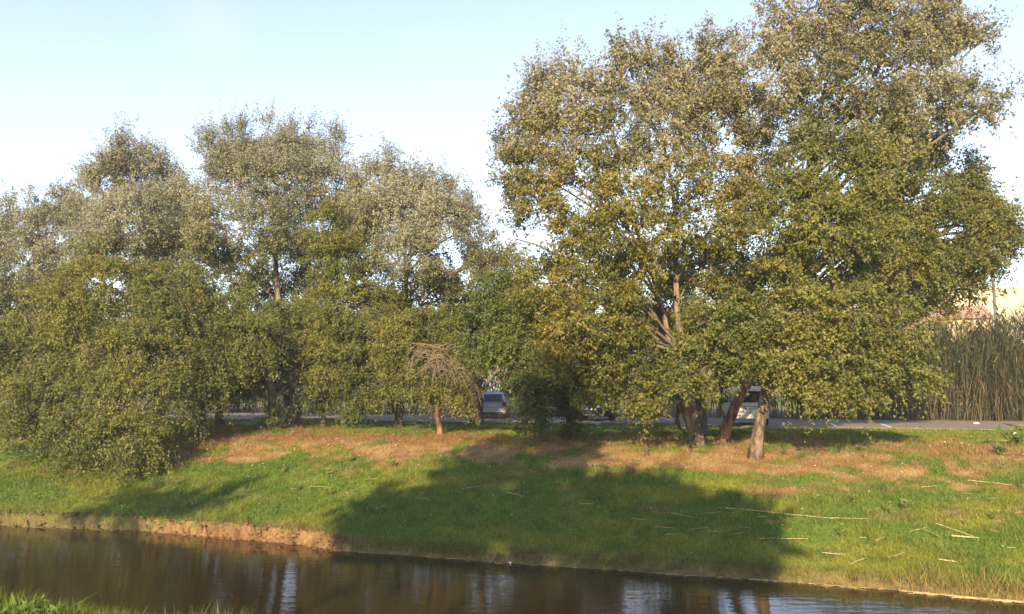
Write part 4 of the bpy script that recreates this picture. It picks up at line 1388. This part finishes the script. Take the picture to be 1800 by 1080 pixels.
# short pale kerb stone in the grass
a, b = foot(1050, 748), foot(1074, 741)
d = Vector(b - a)
mb = MB().box(0, d.length, -0.09, 0.09, -0.08, 0.10)
ob = mb.build('kerb_stone', M['pale_concrete'], loc=tuple(a))
ob.rotation_euler = (0, 0, math.atan2(d.y, d.x))
tag(ob, 'short pale kerb stone lying in the shaded grass near the hidden dark car', 'kerb stone')

# ------------------------------------------------------------------ litter
def crumple(name, p, sz, mat, label, seed, flat=0.5):
    g = np.random.default_rng(seed)
    V, F = [], []
    nu, nv = 10, 7
    for j in range(nv):
        th = math.pi * j / (nv - 1)
        for i in range(nu):
            ph = 2 * math.pi * i / nu
            r = sz * (0.65 + 0.6 * g.random())
            V.append((r * math.sin(th) * math.cos(ph) * 1.3, r * math.sin(th) * math.sin(ph), r * flat * math.cos(th) + sz * flat * 0.8))
    for j in range(nv - 1):
        for i in range(nu):
            F.append((j * nu + i, j * nu + (i + 1) % nu, (j + 1) * nu + (i + 1) % nu, (j + 1) * nu + i))
    ob = MB().add(V, F).build(name, mat, loc=tuple(p))
    return tag(ob, label, 'litter')


crumple('plastic_bag', foot(1477, 730), 0.24, M['litter_white'], 'white crumpled bag at the foot of the reeds', 1, 0.6)
crumple('plastic_scrap', foot(1717, 747), 0.13, M['litter_white'], 'white scrap of litter on the road at the right', 2, 0.5)
crumple('plastic_scrap', foot(1784, 764), 0.08, M['litter_white'], 'white scrap in the grass at the right edge', 3, 0.6)
p = foot(900, 980)
s_, t_ = xy2st(p[0], p[1])
x, y = st2xy(s_, float(waterline(s_)) - 0.06)
bt = empty('drink_can', (x, y, 0.02), R(-10))
tag(bt, 'small red and white can washed up at the waterline', 'can')
MB().lathe([(-0.06, 0.024), (-0.055, 0.033), (0.02, 0.033)], 14, 'x').build('red_body', M['litter_red'], bt)
MB().lathe([(0.02, 0.033), (0.055, 0.033), (0.06, 0.024)], 14, 'x').build('white_end', M['litter_white'], bt)

# ------------------------------------------------------------------ what shows behind the reeds
def hill():
    n, m = 60, 24
    V = []
    for i in range(n):
        for j in range(m):
            x = 40 + 500 * i / (n - 1)
            y = 230 + 300 * j / (m - 1)
            u = (x - 40) / 500
            hgt = 0.80 * (33 + 22 * math.sin(u * 3.0 + 0.3)) * float(sstep(0, 0.35, j / (m - 1))) * float(sstep(-0.02, 0.14, u)) * (1 - float(sstep(0.8, 1, u)))
            V.append((x, y, 2.0 + hgt + 2.5 * float(vnoise(x * 0.03, y * 0.03))))
    F = [(i * m + j, (i + 1) * m + j, (i + 1) * m + j + 1, i * m + j + 1) for i in range(n - 1) for j in range(m - 1)]
    ob = MB().add(V, F).build('hill', M['hill'], smooth=True)
    tag(ob, 'dry yellow hillside behind the reeds', kind='structure')


hill()


def house(loc, rz, w_, dp, h, label, rh=1.6):
    root = empty('house', loc, rz)
    tag(root, label, 'house')
    MB().box(-w_ / 2, w_ / 2, 0, dp, -0.3, h).build('wall', M['plaster'], root)
    o = 0.4
    mb = MB()
    mb.add([(-w_ / 2 - o, -o, h + .003), (w_ / 2 + o, -o, h + .003), (w_ / 2 + o, dp + o, h + .003), (-w_ / 2 - o, dp + o, h + .003), (-w_ / 2 - o, dp / 2, h + rh), (w_ / 2 + o, dp / 2, h + rh)],
           [(0, 1, 5, 4), (2, 3, 4, 5), (0, 4, 3), (1, 2, 5), (0, 3, 2, 1)])
    mb.build('roof', M['rooftile'], root)
    for k in range(int(w_ // 3)):
        x = -w_ / 2 + 1.5 + 3 * k
        for z in (1.0, 4.0, 7.0):
            if z + 1.5 < h:
                wd = MB().box(x - 0.5, x + 0.5, -0.05, 0.05, z, z + 1.4).build('window', M['glass'], root)
                MB().box(x - 0.6, x + 0.6, -0.12, -0.052, z - 0.1, z - 0.02).build('sill', M['pale_concrete'], wd)


p = at(1668, 690, 92)
house((p[0], p[1], 2.75), R(-18), 9, 8, 9.8, 'ochre house with tiled roof glimpsed through the leaves on the right', 1.8)
p = at(1600, 690, 84)
house((p[0], p[1], 2.75), R(-18), 7, 7, 8.0, 'low house with orange roof glimpsed at the right poplar edge', 1.8)
# pole
p = at(1758, 690, 64)
pole = empty('utility_pole', (p[0], p[1], 2.75))
tag(pole, 'slim utility pole rising out of the reeds at the right', 'pole')
MB().tube([(0, 0, -0.3), (0, 0, 6), (0, 0, 13.2)], [0.14, 0.12, 0.09], 9).build('shaft', M['wood'], pole)
MB().box(-0.55, 0.55, -0.05, 0.05, 12.2, 12.32).build('crossarm', M['wood'], pole)
for x in (-0.45, 0.0, 0.45):
    MB().lathe([(12.32, 0.03), (12.38, 0.05), (12.44, 0.03), (12.5, 0.045)], 10, 'z', (x, 0, 0)).build('insulator', M['concrete'], pole)
# ------------------------------------------------------------------ thin evening haze
hz = MB().box(-4800, 4800, -4800, 4800, -4.0, 75.0)
hm = bpy.data.materials.new('haze_air')
hm.use_nodes = True
nt = hm.node_tree
nt.nodes.clear()
o_ = nt.nodes.new('ShaderNodeOutputMaterial')
v_ = nt.nodes.new('ShaderNodeVolumePrincipled')
v_.inputs['Color'].default_value = (0.95, 0.96, 1.0, 1)
v_.inputs['Density'].default_value = 0.0007
nt.links.new(v_.outputs[0], o_.inputs['Volume'])
tag(hz.build('haze', hm), 'thin evening haze', kind='stuff')
print('DONE', time.time() - T_START)
